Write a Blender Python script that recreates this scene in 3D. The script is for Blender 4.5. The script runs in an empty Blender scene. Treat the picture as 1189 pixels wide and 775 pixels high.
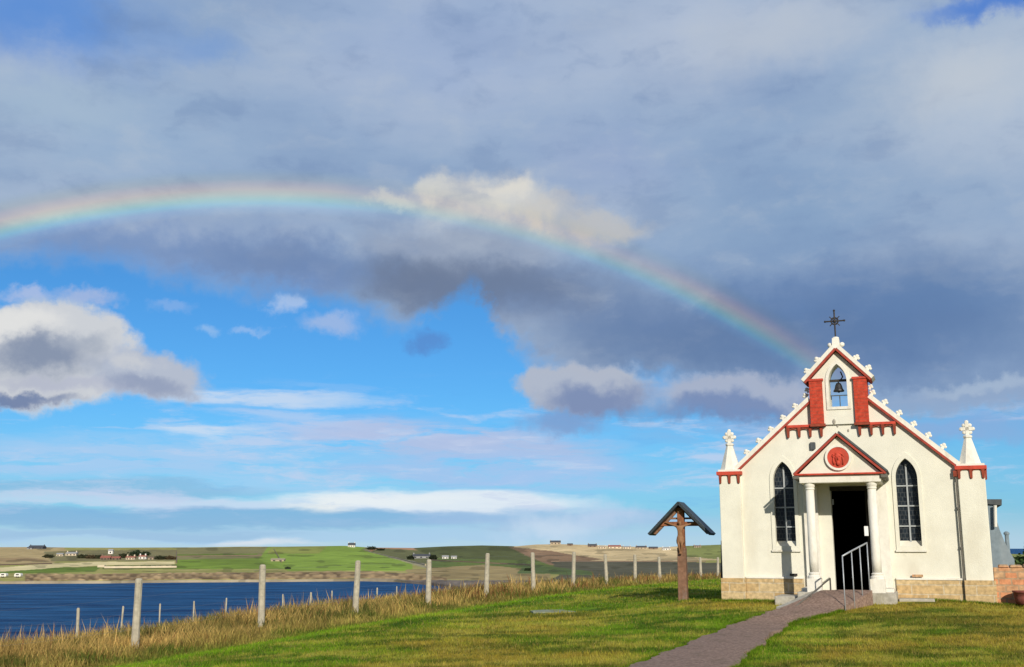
import bpy, bmesh, math, random
import numpy as np
from mathutils import Vector, Matrix
random.seed(7); RNG = np.random.default_rng(11)
C = bpy.context.scene.collection
R = math.radians

# ------------------------------------------------------------------ camera, world, sun, exposure
FOC = 1250.0; HOR = 637.0; W0, H0 = 1189.0, 775.0
PITCH = math.atan((HOR - H0/2)/FOC)
cam_d = bpy.data.cameras.new('camera'); cam = bpy.data.objects.new('camera', cam_d); C.objects.link(cam)
cam_d.sensor_width = 36.0; cam_d.lens = 36.0*FOC/W0; cam_d.clip_start = 0.1; cam_d.clip_end = 60000
cam.location = (0, 0, 0); cam.rotation_euler = (R(90)+PITCH, 0, 0)
bpy.context.scene.camera = cam
SUN_EL = R(23.5); SUN_AZ = R(169.5)          # the sun stands behind the viewer, a little to the right
sd = bpy.data.lights.new('sun', 'SUN'); sd.energy = 4.4; sd.angle = R(0.5); sd.color = (1.0, 0.93, 0.80)
sun = bpy.data.objects.new('sun', sd); C.objects.link(sun)
sdir = Vector((math.sin(SUN_AZ)*math.cos(SUN_EL), math.cos(SUN_AZ)*math.cos(SUN_EL), math.sin(SUN_EL)))
sun.rotation_euler = sdir.to_track_quat('Z', 'Y').to_euler()
vs = bpy.context.scene.view_settings
vs.view_transform = 'Standard'; vs.look = 'None'; vs.exposure = 0.0; vs.gamma = 1.0; vs.use_curve_mapping = False

def lin(r, g, b):
    return tuple(((c/255)/12.92 if c/255 <= .04045 else (((c/255)+.055)/1.055)**2.4) for c in (r, g, b))
def ray(px, py):
    x = px-W0/2; y = H0/2-py
    return (x, FOC*math.cos(PITCH)-y*math.sin(PITCH), FOC*math.sin(PITCH)+y*math.cos(PITCH))
def at(px, py, Y):
    r = ray(px, py); k = Y/r[1]
    return Vector((r[0]*k, Y, r[2]*k))
def azel(px, py):
    r = ray(px, py)
    return math.degrees(math.atan2(r[0], r[1])), math.degrees(math.atan2(r[2], math.hypot(r[0], r[1])))

world = bpy.data.worlds.new('World'); bpy.context.scene.world = world; world.use_nodes = True
NT = world.node_tree; NT.nodes.clear()
WS = 0.1
def nd(t, **k):
    n = NT.nodes.new(t)
    for a, b in k.items(): setattr(n, a, b)
    return n
def link(a, b): NT.links.new(a, b)
def put(s, v):
    if hasattr(v, 'is_output'): link(v, s)
    else: s.default_value = v
def mth(op, a, b=0.0, c=0.0, clamp=False):
    n = nd('ShaderNodeMath', operation=op, use_clamp=clamp); put(n.inputs[0], a); put(n.inputs[1], b); put(n.inputs[2], c); return n.outputs[0]
def vmt(op, a, b=(0, 0, 0)):
    n = nd('ShaderNodeVectorMath', operation=op); put(n.inputs[0], a); put(n.inputs[1], b)
    return n.outputs['Value'] if op in ('LENGTH', 'DOT_PRODUCT') else n.outputs[0]
def smooth(v, a, b):
    n = nd('ShaderNodeMapRange', interpolation_type='SMOOTHSTEP'); put(n.inputs[0], v)
    n.inputs[1].default_value = a; n.inputs[2].default_value = b; return n.outputs[0]
def mixc(f, a, b, mode='MIX'):
    n = nd('ShaderNodeMix', data_type='RGBA', blend_type=mode); put(n.inputs[0], f)
    put(n.inputs[6], a if hasattr(a, 'is_output') else (*a, 1)); put(n.inputs[7], b if hasattr(b, 'is_output') else (*b, 1)); return n.outputs[2]
def noise(vec, scale, detail=5, rough=.55, out='Fac'):
    n = nd('ShaderNodeTexNoise'); put(n.inputs['Vector'], vec); n.inputs['Scale'].default_value = scale
    n.inputs['Detail'].default_value = detail; n.inputs['Roughness'].default_value = rough; return n.outputs[out]
tc = nd('ShaderNodeTexCoord'); sx = nd('ShaderNodeSeparateXYZ'); link(tc.outputs['Generated'], sx.inputs[0])
AZ = mth('MULTIPLY', mth('ARCTAN2', sx.outputs[0], sx.outputs[1]), 57.29578)
EL = mth('MULTIPLY', mth('ARCSINE', sx.outputs[2]), 57.29578)
cq = nd('ShaderNodeCombineXYZ'); link(AZ, cq.inputs[0]); link(EL, cq.inputs[1]); Q = cq.outputs[0]
# two warped copies of the (azimuth, elevation) plane: billowy and streaky
nb = vmt('SUBTRACT', noise(Q, 0.30, 7, .60, 'Color'), (.5, .5, .5))
nb2 = vmt('SUBTRACT', noise(Q, 1.3, 5, .6, 'Color'), (.5, .5, .5))
QB = vmt('ADD', vmt('ADD', Q, vmt('MULTIPLY', nb, (5.0, 3.2, 0))), vmt('MULTIPLY', nb2, (.9, .7, 0)))
ns = vmt('SUBTRACT', noise(vmt('MULTIPLY', Q, (.22, 1.1, 0)), .8, 6, .6, 'Color'), (.5, .5, .5))
QS = vmt('ADD', Q, vmt('MULTIPLY', ns, (7.0, 1.5, 0)))
NF = noise(vmt('MULTIPLY', Q, (.55, 1.0, 0)), .55, 6, .6)       # billow tone
NS = noise(vmt('MULTIPLY', QS, (.16, 1.3, 0)), 1.0, 5, .62)       # streak tone
sky = nd('ShaderNodeTexSky', sky_type='NISHITA'); sky.sun_disc = False
sky.sun_elevation = SUN_EL; sky.sun_rotation = SUN_AZ; sky.air_density = 1.0; sky.dust_density = .3; sky.ozone_density = 2.0
def wc(c): return tuple(x/WS for x in lin(*c))
col = mixc(1.0, sky.outputs[0], (.28, .70, 1.10), 'MULTIPLY')
S = 22.5
def blob(px, py, rx, ry, c, alpha=1.0, soft=.6, q=None, tex=None):
    """one patch of cloud, laid out by compass direction and height above the horizon"""
    global col
    a, e = azel(px, py); q = q or QB
    d = vmt('LENGTH', vmt('MULTIPLY', vmt('SUBTRACT', q, (a, e, 0)), (S/rx, S/ry, 0)))
    m = mth('MULTIPLY', smooth(d, 1.15, 1.15-soft), alpha)
    if tex is not None: m = mth('MULTIPLY', m, smooth(tex, .30, .55))
    col = mixc(m, col, wc(c))
# pale air low over the horizon
col = mixc(mth('MULTIPLY', smooth(EL, 8.0, 0.0), .50), col, wc((146, 198, 240)))
col = mixc(mth('MULTIPLY', smooth(EL, 2.2, 0.0), .55), col, wc((205, 222, 236)))
# thin streaks
for b in [(290, 464, 160, 11, (196, 216, 240), .9), (238, 501, 62, 12, (200, 220, 242), .9), (380, 497, 110, 13, (182, 206, 240), .9), (330, 482, 90, 7, (180, 206, 240), .7), (600, 525, 150, 24, (178, 192, 226), .8),
          (480, 508, 190, 26, (178, 194, 228), .9), (560, 545, 230, 24, (166, 196, 236), .8), (130, 532, 260, 26, (168, 204, 240), .85),
          (640, 560, 160, 18, (165, 198, 238), .55), (330, 560, 160, 14, (175, 208, 242), .5), (900, 500, 190, 20, (150, 172, 212), .55)]:
    blob(*b[:6], .75, QS, NS)
for b in [(90, 566, 230, 11, (140, 178, 214), .5), (60, 577, 260, 8, (200, 220, 240), .6), (500, 583, 210, 16, (222, 234, 244), 1.0), (250, 586, 130, 9, (196, 218, 240), .9),
          (250, 602, 420, 14, (128, 172, 216), .65), (640, 604, 200, 16, (165, 192, 228), .6), (330, 622, 560, 8, (170, 205, 235), .7),
          (160, 620, 200, 6, (140, 178, 214), .4)]:
    blob(*b[:6], .6, QS)
blob(376, 586, 40, 13, (236, 240, 238), .85, 1.0, QS); blob(440, 580, 120, 9, (232, 240, 244), .85, .9, QS)
blob(635, 612, 70, 26, (205, 222, 240), .7, 1.05); blob(700, 600, 60, 20, (196, 214, 238), .5, 1.0)
blob(310, 630, 70, 6, (225, 230, 238), .7, 1.0, QS)
# a broken sheet of thin cloud low in the sky
NW = noise(vmt('ADD', vmt('MULTIPLY', Q, (.16, .9, 0)), vmt('MULTIPLY', ns, (.9, .8, 0))), .75, 9, .66)
low = mth('MULTIPLY', smooth(EL, 9.5, 6.0), smooth(EL, .8, 2.4))
col = mixc(mth('MULTIPLY', mth('MULTIPLY', smooth(NW, .49, .66), low), .75), col, wc((196, 210, 236)))
col = mixc(mth('MULTIPLY', mth('MULTIPLY', smooth(NW, .44, .30), low), .30), col, wc((92, 164, 232)))
# small puffs
for b in [(335, 349, 24, 15, (170, 195, 232), .85), (382, 377, 42, 18, (160, 185, 226), .85), (247, 377, 20, 9, (150, 190, 235), .7),
          (25, 336, 38, 11, (172, 190, 226), .85), (100, 343, 40, 13, (165, 184, 222), .85), (300, 378, 26, 7, (150, 188, 236), .7), (200, 350, 30, 9, (140, 178, 230), .6), (500, 395, 28, 16, (90, 135, 200), .7)]:
    blob(*b, .9)
# left cumulus
blob(52, 412, 95, 62, (204, 208, 214), 1, .28); blob(168, 432, 66, 30, (180, 189, 206), 1, .5)
blob(45, 412, 74, 30, (126, 141, 168), .9, .9); blob(95, 396, 40, 16, (150, 162, 182), .6, 1); blob(165, 444, 52, 14, (142, 155, 184), .8, .9); blob(150, 418, 34, 10, (204, 207, 212), .7, 1); blob(25, 444, 50, 9, (192, 196, 204), .7, 1)
blob(20, 372, 62, 20, (228, 228, 226), .8, .9); blob(10, 464, 75, 10, (105, 125, 165), .9, .9); blob(70, 447, 90, 12, (176, 182, 202), .7, .9)
# the broad rain cloud: everything above an uneven lower edge
edge = [(-300, 300), (0, 296), (100, 300), (200, 318), (300, 332), (380, 346), (430, 364), (485, 372), (515, 352), (545, 336), (572, 366), (605, 404), (650, 428), (700, 432), (800, 448), (900, 455), (1000, 462), (1100, 470), (1189, 474), (1500, 470)]
fc = nd('ShaderNodeFloatCurve'); cm = fc.mapping; cv = cm.curves[0]
for i, (px, py) in enumerate(edge):
    a, e = azel(px, py); x = (a+50)/100; y = e/40
    if i == 0: cv.points[0].location = (x, y)
    elif i == 1: cv.points[1].location = (x, y)
    else: cv.points.new(x, y)
cm.update()
sq = nd('ShaderNodeSeparateXYZ'); link(QB, sq.inputs[0])
put(fc.inputs['Value'], mth('MULTIPLY_ADD', sq.outputs[0], .01, .5))
dif = mth('SUBTRACT', sq.outputs[1], mth('MULTIPLY', fc.outputs[0], 40.0))
big = smooth(dif, -.75, .95)
base_col = col
NL = noise(vmt('MULTIPLY', Q, (.35, 1.0, 0)), .16, 7, .52)
col = mixc(NL, wc((132, 160, 196)), wc((162, 182, 208)))
def tone(px, py, rx, ry, c, alpha=.8, soft=1.1, q=None): blob(px, py, rx, ry, c, alpha, soft, q)
tone(40, 20, 190, 80, (98, 146, 214), .9); tone(120, 160, 230, 75, (150, 176, 206), .85)
tone(180, 290, 330, 42, (112, 146, 200), .85); tone(230, 262, 260, 30, (138, 160, 194), .6)
tone(520, 60, 300, 130, (162, 180, 212), .7); tone(800, 40, 260, 110, (176, 190, 212), .9); tone(1140, 100, 170, 110, (176, 192, 212), .9)
tone(1010, 130, 130, 60, (150, 172, 200), .6)
tone(1160, 0, 110, 20, (92, 136, 208), .95); tone(700, 190, 130, 70, (150, 168, 204), .6)
tone(950, 250, 260, 90, (134, 162, 196), .8); tone(1000, 370, 330, 110, (98, 130, 176), .92); tone(760, 380, 220, 80, (112, 136, 174), .92)
tone(1000, 345, 210, 42, (100, 134, 184), .6)
tone(540, 320, 190, 62, (118, 136, 168), .95); tone(480, 330, 90, 32, (108, 122, 152), .7); tone(620, 340, 160, 60, (114, 134, 170), .8); tone(350, 320, 90, 40, (110, 140, 190), .75)
# sunlit billows inside it
tone(545, 262, 150, 60, (170, 182, 200), .8, .9); tone(560, 226, 96, 32, (206, 207, 206), 1, .8); tone(590, 220, 46, 18, (224, 220, 210), .75, .9); tone(505, 222, 40, 16, (214, 214, 208), .7, .9)
tone(520, 246, 60, 18, (184, 192, 202), .7, 1); tone(630, 244, 52, 22, (208, 203, 194), .8, .9); tone(700, 264, 80, 22, (192, 190, 187), .8, .9); tone(672, 240, 30, 14, (176, 180, 190), .6, 1)
tone(450, 236, 34, 12, (196, 204, 208), .75, .8); tone(560, 282, 120, 26, (142, 157, 182), .75, 1.1); tone(470, 285, 80, 26, (146, 160, 184), .7, 1.0)
NM = noise(vmt('ADD', vmt('MULTIPLY', Q, (.5, 1.0, 0)), vmt('MULTIPLY', nb, (1.6, 1.2, 0))), .42, 8, .58)
col = mixc(mth('MULTIPLY', smooth(NL, .45, .68), .28), col, wc((192, 201, 214)))
col = mixc(mth('MULTIPLY', smooth(NM, .50, .72), .30), col, wc((186, 197, 210)))
col = mixc(mth('MULTIPLY', smooth(NM, .50, .30), .32), col, wc((104, 132, 176)))
col = mixc(mth('MULTIPLY', smooth(NL, .50, .32), .22), col, wc((104, 132, 178)))
tone(930, 392, 330, 70, (92, 121, 164), .72); tone(1060, 330, 190, 50, (98, 128, 170), .5); tone(560, 335, 190, 42, (108, 124, 152), .75); tone(480, 312, 90, 26, (110, 124, 150), .6)
tone(150, 288, 300, 28, (110, 140, 186), .6); tone(330, 300, 150, 30, (112, 134, 172), .6)
tone(30, 15, 120, 50, (96, 144, 212), .85); tone(235, 55, 70, 26, (112, 152, 210), .55); tone(60, 120, 130, 34, (164, 186, 208), .7)
tone(1120, 90, 110, 60, (190, 199, 210), .75); tone(900, 40, 150, 50, (184, 194, 208), .7); tone(1165, 0, 90, 16, (84, 130, 206), .9)
col = mixc(big, base_col, col)
# lower banks lit along their upper edges, right of the middle
for b in [(672, 446, 78, 32, (178, 185, 200), .95, .35), (690, 462, 80, 26, (124, 142, 180), .95, .8), (650, 490, 60, 18, (132, 152, 196), .7, .9),
          (850, 458, 120, 26, (168, 178, 200), .95, .6), (850, 476, 120, 20, (118, 140, 182), .9, .8), (1110, 462, 130, 20, (146, 168, 200), .8, .8),
          (1100, 496, 120, 18, (142, 172, 216), .7, .9), (1150, 448, 90, 10, (172, 190, 212), .6, .9)]:
    blob(*b)
# below the horizon
col = mixc(smooth(EL, 0.0, -1.5), col, wc((70, 90, 90)))
# grey cloud added to the unseen sky behind the viewer, dimming fill and reflections
bk = mth('MULTIPLY', smooth(sx.outputs[1], .15, -.35), mth('MULTIPLY_ADD', smooth(NL, .35, .6), .35, .5))
col = mixc(bk, col, wc((92, 108, 140)))
# rainbow: a cone of 42 degrees round the point opposite the sun
anti = tuple(-sdir); ang = mth('MULTIPLY', mth('ARCCOSINE', vmt('DOT_PRODUCT', tc.outputs['Generated'], anti)), 57.29578)
rr = nd('ShaderNodeValToRGB'); put(rr.inputs[0], mth('DIVIDE', mth('SUBTRACT', ang, 40.72), 2.2)); cr = rr.color_ramp
stops = [(0, (0, 0, 0)), (.16, (.005, .035, .06)), (.27, (.005, .12, .10)), (.38, (.06, .15, .01)), (.48, (.15, .13, -.03)), (.60, (.19, .085, -.03)), (.72, (.11, .03, -.01)), (.84, (.03, .008, .0)), (1, (0, 0, 0))]
cr.elements[0].position = 0; cr.elements[0].color = (0, 0, 0, 1); cr.elements[1].position = 1; cr.elements[1].color = (0, 0, 0, 1)
for p, c in stops[1:-1]:
    e = cr.elements.new(p); e.color = (max(c[0],0), max(c[1],0), max(c[2],0), 1)
fade = nd('ShaderNodeValToRGB'); put(fade.inputs[0], mth('MULTIPLY_ADD', AZ, .01, .5)); fr = fade.color_ramp
fr.elements[0].position = 0; fr.elements[0].color = (1, 1, 1, 1); fr.elements[1].position = 1; fr.elements[1].color = (0, 0, 0, 1)
for px, v in [(0, 1.0), (200, .95), (380, .85), (440, .45), (560, .40), (700, .52), (850, .66), (930, .36), (990, .1)]:
    e = fr.elements.new((azel(px, 300)[0]+50)/100); e.color = (v, v, v, 1)
rb = mixc(1.0, rr.outputs[0], fade.outputs[0], 'MULTIPLY')
rb = mixc(1.0, rb, (10.5, 10.5, 10.5), 'MULTIPLY')
rb = mixc(mth('MULTIPLY', smooth(EL, 4.0, 9.0), 1.0), (0, 0, 0), rb)
col = mixc(1.0, col, mixc(mth('MULTIPLY', mth('MULTIPLY', smooth(ang, 41.5, 42.0), smooth(ang, 43.2, 42.5)), mth('MULTIPLY', fade.outputs[0], .55)), (1, 1, 1), (1.0, .97, .78)), 'MULTIPLY')
col = mixc(1.0, col, rb, 'ADD')
bg = nd('ShaderNodeBackground'); put(bg.inputs[0], col); bg.inputs[1].default_value = WS
wo = nd('ShaderNodeOutputWorld'); link(bg.outputs[0], wo.inputs[0])
world.cycles.sampling_method = 'MANUAL'; world.cycles.sample_map_resolution = 512

# ------------------------------------------------------------------ helpers
def tag(o, label=None, cat=None, group=None, kind=None):
    if label: o['label'] = label
    if cat: o['category'] = cat
    if group: o['group'] = group
    if kind: o['kind'] = kind
    return o
def empty(name, loc=(0, 0, 0), rz=0.0):
    o = bpy.data.objects.new(name, None); o.empty_display_size = .2; C.objects.link(o); o.location = loc; o.rotation_euler = (0, 0, rz); return o
class MB:
    def __init__(s): s.bm = bmesh.new()
    def box(s, x0, x1, y0, y1, z0, z1, taper=None):
        cx, cy = (x0+x1)/2, (y0+y1)/2; t = 1 if taper is None else taper
        v = [s.bm.verts.new(p) for p in [(x0, y0, z0), (x1, y0, z0), (x1, y1, z0), (x0, y1, z0)]]
        w = [s.bm.verts.new((cx+(a-cx)*t, cy+(b-cy)*t, z1)) for a, b in [(x0, y0), (x1, y0), (x1, y1), (x0, y1)]]
        f = s.bm.faces.new
        f(v[::-1]); f(w)
        for i in range(4): f((v[i], v[(i+1) % 4], w[(i+1) % 4], w[i]))
        return s
    def plate(s, outer, holes, y0, y1):
        """outline in the x-z plane with holes, between y0 (front) and y1 (back)"""
        loops = [outer]+list(holes); ed = []; fr = []
        for lp in loops:
            vs_ = [s.bm.verts.new((p[0], y0, p[1])) for p in lp]; fr.append(vs_)
            for i in range(len(vs_)): ed.append(s.bm.edges.new((vs_[i], vs_[(i+1) % len(vs_)])))
        if holes:
            g = bmesh.ops.triangle_fill(s.bm, edges=ed, use_beauty=True, use_dissolve=False)
            ff = [x for x in g['geom'] if isinstance(x, bmesh.types.BMFace)]
        else: ff = [s.bm.faces.new(fr[0])]
        bk = {}
        for vs_ in fr:
            for v in vs_: bk[v] = s.bm.verts.new((v.co.x, y1, v.co.z))
        for fce in ff: s.bm.faces.new([bk[v] for v in reversed(fce.verts)])
        for vs_ in fr:
            for i in range(len(vs_)):
                a, b = vs_[i], vs_[(i+1) % len(vs_)]
                s.bm.faces.new((a, b, bk[b], bk[a]))
        return s
    def tube(s, pts, r, n=8, caps=True):
        pts = [Vector(p) for p in pts]; rs = r if isinstance(r, (list, tuple)) else [r]*len(pts); rings = []
        for i, p in enumerate(pts):
            d = (pts[min(i+1, len(pts)-1)]-pts[max(i-1, 0)]).normalized()
            up = Vector((0, 0, 1)) if abs(d.z) < .9 else Vector((0, 1, 0))
            a = d.cross(up).normalized(); b = d.cross(a).normalized()
            rings.append([s.bm.verts.new(p+a*rs[i]*math.cos(2*math.pi*k/n+.39)+b*rs[i]*math.sin(2*math.pi*k/n+.39)) for k in range(n)])
        for A, B in zip(rings, rings[1:]):
            for k in range(n): s.bm.faces.new((A[k], A[(k+1) % n], B[(k+1) % n], B[k]))
        if caps: s.bm.faces.new(rings[0][::-1]); s.bm.faces.new(rings[-1])
        return s
    def lathe(s, prof, n=12, c=(0, 0, 0), sx_=1, sy_=1, rot=0.0):
        rings = [[s.bm.verts.new((c[0]+r*sx_*math.cos(2*math.pi*k/n+rot), c[1]+r*sy_*math.sin(2*math.pi*k/n+rot), c[2]+z)) for k in range(n)] for r, z in prof]
        for A, B in zip(rings, rings[1:]):
            for k in range(n): s.bm.faces.new((A[k], A[(k+1) % n], B[(k+1) % n], B[k]))
        s.bm.faces.new(rings[0][::-1]); s.bm.faces.new(rings[-1]); return s
    def ball(s, c, r, sub=2, sc=(1, 1, 1)):
        bmesh.ops.create_icosphere(s.bm, subdivisions=sub, radius=r, matrix=Matrix.Translation(c) @ Matrix.Diagonal((*sc, 1))); return s
    def build(s, name, mat, parent=None, smooth_=False, bevel=0.0):
        bmesh.ops.recalc_face_normals(s.bm, faces=s.bm.faces)
        if smooth_:
            for f in s.bm.faces: f.smooth = True
        me = bpy.data.meshes.new(name); s.bm.to_mesh(me); s.bm.free(); me.materials.append(mat)
        o = bpy.data.objects.new(name, me); C.objects.link(o)
        if parent: o.parent = parent
        if bevel:
            b = o.modifiers.new('bevel', 'BEVEL'); b.width = bevel; b.segments = 2; b.limit_method = 'ANGLE'; b.angle_limit = R(40)
        return o
def copy_tree(o, parent=None):
    c = o.copy(); C.objects.link(c); c.parent = parent
    for ch in list(o.children): copy_tree(ch, c)
    return c
def raw_mesh(name, verts, faces, mat, cols=None, smooth_=True, parent=None):
    """verts (n,3) and faces (m,k) numpy arrays -> object, optional per-vertex colour 'tint'"""
    me = bpy.data.meshes.new(name); k = faces.shape[1]
    me.vertices.add(len(verts)); me.vertices.foreach_set('co', verts.astype(np.float32).ravel())
    me.loops.add(faces.size); me.loops.foreach_set('vertex_index', faces.astype(np.int32).ravel())
    me.polygons.add(len(faces)); me.polygons.foreach_set('loop_start', np.arange(0, faces.size, k, dtype=np.int32))
    me.polygons.foreach_set('loop_total', np.full(len(faces), k, dtype=np.int32))
    if smooth_: me.polygons.foreach_set('use_smooth', np.ones(len(faces), dtype=bool))
    me.update(calc_edges=True)
    if cols is not None:
        at_ = me.color_attributes.new('tint', 'FLOAT_COLOR', 'POINT')
        cc = np.ones((len(verts), 4), np.float32); cc[:, :3] = cols; at_.data.foreach_set('color', cc.ravel())
    me.materials.append(mat); o = bpy.data.objects.new(name, me); C.objects.link(o)
    if parent: o.parent = parent
    return o

# ------------------------------------------------------------------ materials
def mat(name, c, rough=.8, var=.12, scale=6.0, bump=.0, bscale=30.0, spec=.3, metal=0.0, c2=None, dirt=None, dscale=1.2):
    m = bpy.data.materials.new(name); m.use_nodes = True; t = m.node_tree; p = t.nodes['Principled BSDF']
    L = t.links.new; N = t.nodes.new
    tcn = N('ShaderNodeTexCoord'); no = N('ShaderNodeTexNoise'); no.inputs['Scale'].default_value = scale; no.inputs['Detail'].default_value = 8; no.inputs['Roughness'].default_value = .6
    L(tcn.outputs['Object'], no.inputs['Vector'])
    a = tuple(x*(1-var) for x in c); b = c2 or tuple(min(1, x*(1+var)) for x in c)
    mr = N('ShaderNodeMapRange'); mr.inputs[1].default_value = .33; mr.inputs[2].default_value = .67; L(no.outputs['Fac'], mr.inputs[0])
    mx = N('ShaderNodeMix'); mx.data_type = 'RGBA'; mx.inputs[6].default_value = (*a, 1); mx.inputs[7].default_value = (*b, 1); L(mr.outputs[0], mx.inputs[0])
    out = mx.outputs[2]
    if dirt:
        n2 = N('ShaderNodeTexNoise'); n2.inputs['Scale'].default_value = dscale; n2.inputs['Detail'].default_value = 10; n2.inputs['Roughness'].default_value = .68
        mp = N('ShaderNodeMapping'); mp.inputs['Scale'].default_value = (1, 1, .35); L(tcn.outputs['Object'], mp.inputs[0]); L(mp.outputs[0], n2.inputs['Vector'])
        m2 = N('ShaderNodeMapRange'); m2.inputs[1].default_value = .52; m2.inputs[2].default_value = .75; L(n2.outputs['Fac'], m2.inputs[0])
        mx2 = N('ShaderNodeMix'); mx2.data_type = 'RGBA'; L(m2.outputs[0], mx2.inputs[0]); L(out, mx2.inputs[6]); mx2.inputs[7].default_value = (*dirt, 1); out = mx2.outputs[2]
    L(out, p.inputs['Base Color']); p.inputs['Roughness'].default_value = rough; p.inputs['Metallic'].default_value = metal
    p.inputs['Specular IOR Level'].default_value = spec
    if bump:
        bn = N('ShaderNodeTexNoise'); bn.inputs['Scale'].default_value = bscale; bn.inputs['Detail'].default_value = 6; L(tcn.outputs['Object'], bn.inputs['Vector'])
        bp = N('ShaderNodeBump'); bp.inputs['Strength'].default_value = bump; bp.inputs['Distance'].default_value = .02; L(bn.outputs['Fac'], bp.inputs['Height']); L(bp.outputs[0], p.inputs['Normal'])
    return m
def brickmat(name, c1, c2, mortar, bw, bh, ms=.012, rough=.9, axes='XZ', bump=.6):
    m = mat(name, c1, rough, .1, 9, 0); t = m.node_tree; L = t.links.new; N = t.nodes.new; p = t.nodes['Principled BSDF']
    tcn = N('ShaderNodeTexCoord'); sp = N('ShaderNodeSeparateXYZ'); cb = N('ShaderNodeCombineXYZ'); L(tcn.outputs['Object'], sp.inputs[0])
    L(sp.outputs[0 if axes[0] == 'X' else 1], cb.inputs[0]); L(sp.outputs[2 if axes[1] == 'Z' else 1], cb.inputs[1])
    wn = N('ShaderNodeTexNoise'); wn.inputs['Scale'].default_value = 5; L(cb.outputs[0], wn.inputs['Vector'])
    ad = N('ShaderNodeVectorMath'); ad.operation = 'MULTIPLY_ADD'; L(wn.outputs['Color'], ad.inputs[0]); ad.inputs[1].default_value = (.04, .03, 0); L(cb.outputs[0], ad.inputs[2])
    br = N('ShaderNodeTexBrick'); L(ad.outputs[0], br.inputs['Vector']); br.inputs['Scale'].default_value = 1
    br.inputs['Brick Width'].default_value = bw; br.inputs['Row Height'].default_value = bh; br.inputs['Mortar Size'].default_value = ms
    br.inputs['Color1'].default_value = (*c1, 1); br.inputs['Color2'].default_value = (*c2, 1); br.inputs['Mortar'].default_value = (*mortar, 1); br.inputs['Bias'].default_value = .0
    n2 = N('ShaderNodeTexNoise'); n2.inputs['Scale'].default_value = 14; n2.inputs['Detail'].default_value = 8; L(tcn.outputs['Object'], n2.inputs['Vector'])
    mr = N('ShaderNodeMapRange'); mr.inputs[1].default_value = .3; mr.inputs[2].default_value = .7; mr.inputs[3].default_value = .72; mr.inputs[4].default_value = 1.25; L(n2.outputs['Fac'], mr.inputs[0])
    mx = N('ShaderNodeMix'); mx.data_type = 'RGBA'; mx.blend_type = 'MULTIPLY'; mx.inputs[0].default_value = 1; L(br.outputs['Color'], mx.inputs[6]); L(mr.outputs[0], mx.inputs[7])
    L(mx.outputs[2], p.inputs['Base Color'])
    bp = N('ShaderNodeBump'); bp.inputs['Strength'].default_value = bump; bp.inputs['Distance'].default_value = .015; bp.invert = True
    L(br.outputs['Fac'], bp.inputs['Height']); L(bp.outputs[0], p.inputs['Normal'])
    return m
def tintmat(name, scale=1.0, amt=.35, rough=.9, trans=0.0, spec=.15, scale2=None, bump=0.0, mult=(1, 1, 1)):
    m = bpy.data.materials.new(name); m.use_nodes = True; t = m.node_tree; p = t.nodes['Principled BSDF']; L = t.links.new; N = t.nodes.new
    at_ = N('ShaderNodeAttribute'); at_.attribute_name = 'tint'; tcn = N('ShaderNodeTexCoord')
    no = N('ShaderNodeTexNoise'); no.inputs['Scale'].default_value = scale; no.inputs['Detail'].default_value = 8; no.inputs['Roughness'].default_value = .62; L(tcn.outputs['Object'], no.inputs['Vector'])
    mr = N('ShaderNodeMapRange'); mr.inputs[1].default_value = .3; mr.inputs[2].default_value = .7; mr.inputs[3].default_value = 1-amt; mr.inputs[4].default_value = 1+amt; L(no.outputs['Fac'], mr.inputs[0])
    mx = N('ShaderNodeMix'); mx.data_type = 'RGBA'; mx.blend_type = 'MULTIPLY'; mx.inputs[0].default_value = 1; L(at_.outputs['Color'], mx.inputs[6]); L(mr.outputs[0], mx.inputs[7])
    L(mx.outputs[2], p.inputs['Base Color']); p.inputs['Roughness'].default_value = rough; p.inputs['Specular IOR Level'].default_value = spec
    if bump:
        bn = N('ShaderNodeTexNoise'); bn.inputs['Scale'].default_value = scale2 or scale*3; bn.inputs['Detail'].default_value = 8; L(tcn.outputs['Object'], bn.inputs['Vector'])
        bp = N('ShaderNodeBump'); bp.inputs['Strength'].default_value = bump; bp.inputs['Distance'].default_value = 1.0; L(bn.outputs['Fac'], bp.inputs['Height']); L(bp.outputs[0], p.inputs['Normal'])
    if trans:
        tr = N('ShaderNodeBsdfTranslucent'); L(mx.outputs[2], tr.inputs[0]); ms = N('ShaderNodeMixShader'); ms.inputs[0].default_value = trans
        L(p.outputs[0], ms.inputs[1]); L(tr.outputs[0], ms.inputs[2]); L(ms.outputs[0], t.nodes['Material Output'].inputs['Surface'])
    return m
M_white = mat('white_render', (.74, .715, .61), .85, .05, 3, .35, 60, .2, dirt=(.65, .61, .50), dscale=1.3)
M_trimw = mat('white_trim', (.77, .735, .65), .8, .06, 8, .3, 40, .2, dirt=(.60, .55, .45), dscale=4)
M_red = mat('red_paint', (.52, .062, .035), .7, .22, 9, .2, 60, .3, dirt=(.36, .07, .035), dscale=4)
M_brick = brickmat('red_brick_paint', (.52, .06, .03), (.44, .05, .025), (.42, .085, .05), .22, .075, .006)
M_trimred = mat('dull_red_trim', (.36, .055, .035), .75, .25, 8, .2, 60, .3, dirt=(.24, .06, .035), dscale=4)
M_darkred = mat('brown_red_paint', (.27, .055, .03), .8, .25, 12, .2, 60, .2)
M_stone = brickmat('tan_stone', (.50, .34, .16), (.56, .42, .23), (.55, .45, .30), .62, .19, .014)
M_rubble = brickmat('rubble_stone', (.60, .25, .12), (.52, .33, .18), (.42, .28, .17), .24, .13, .016)
M_conc = mat('concrete', (.42, .39, .33), .9, .2, 8, .5, 30, .2, dirt=(.30, .27, .2), dscale=5)
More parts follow.
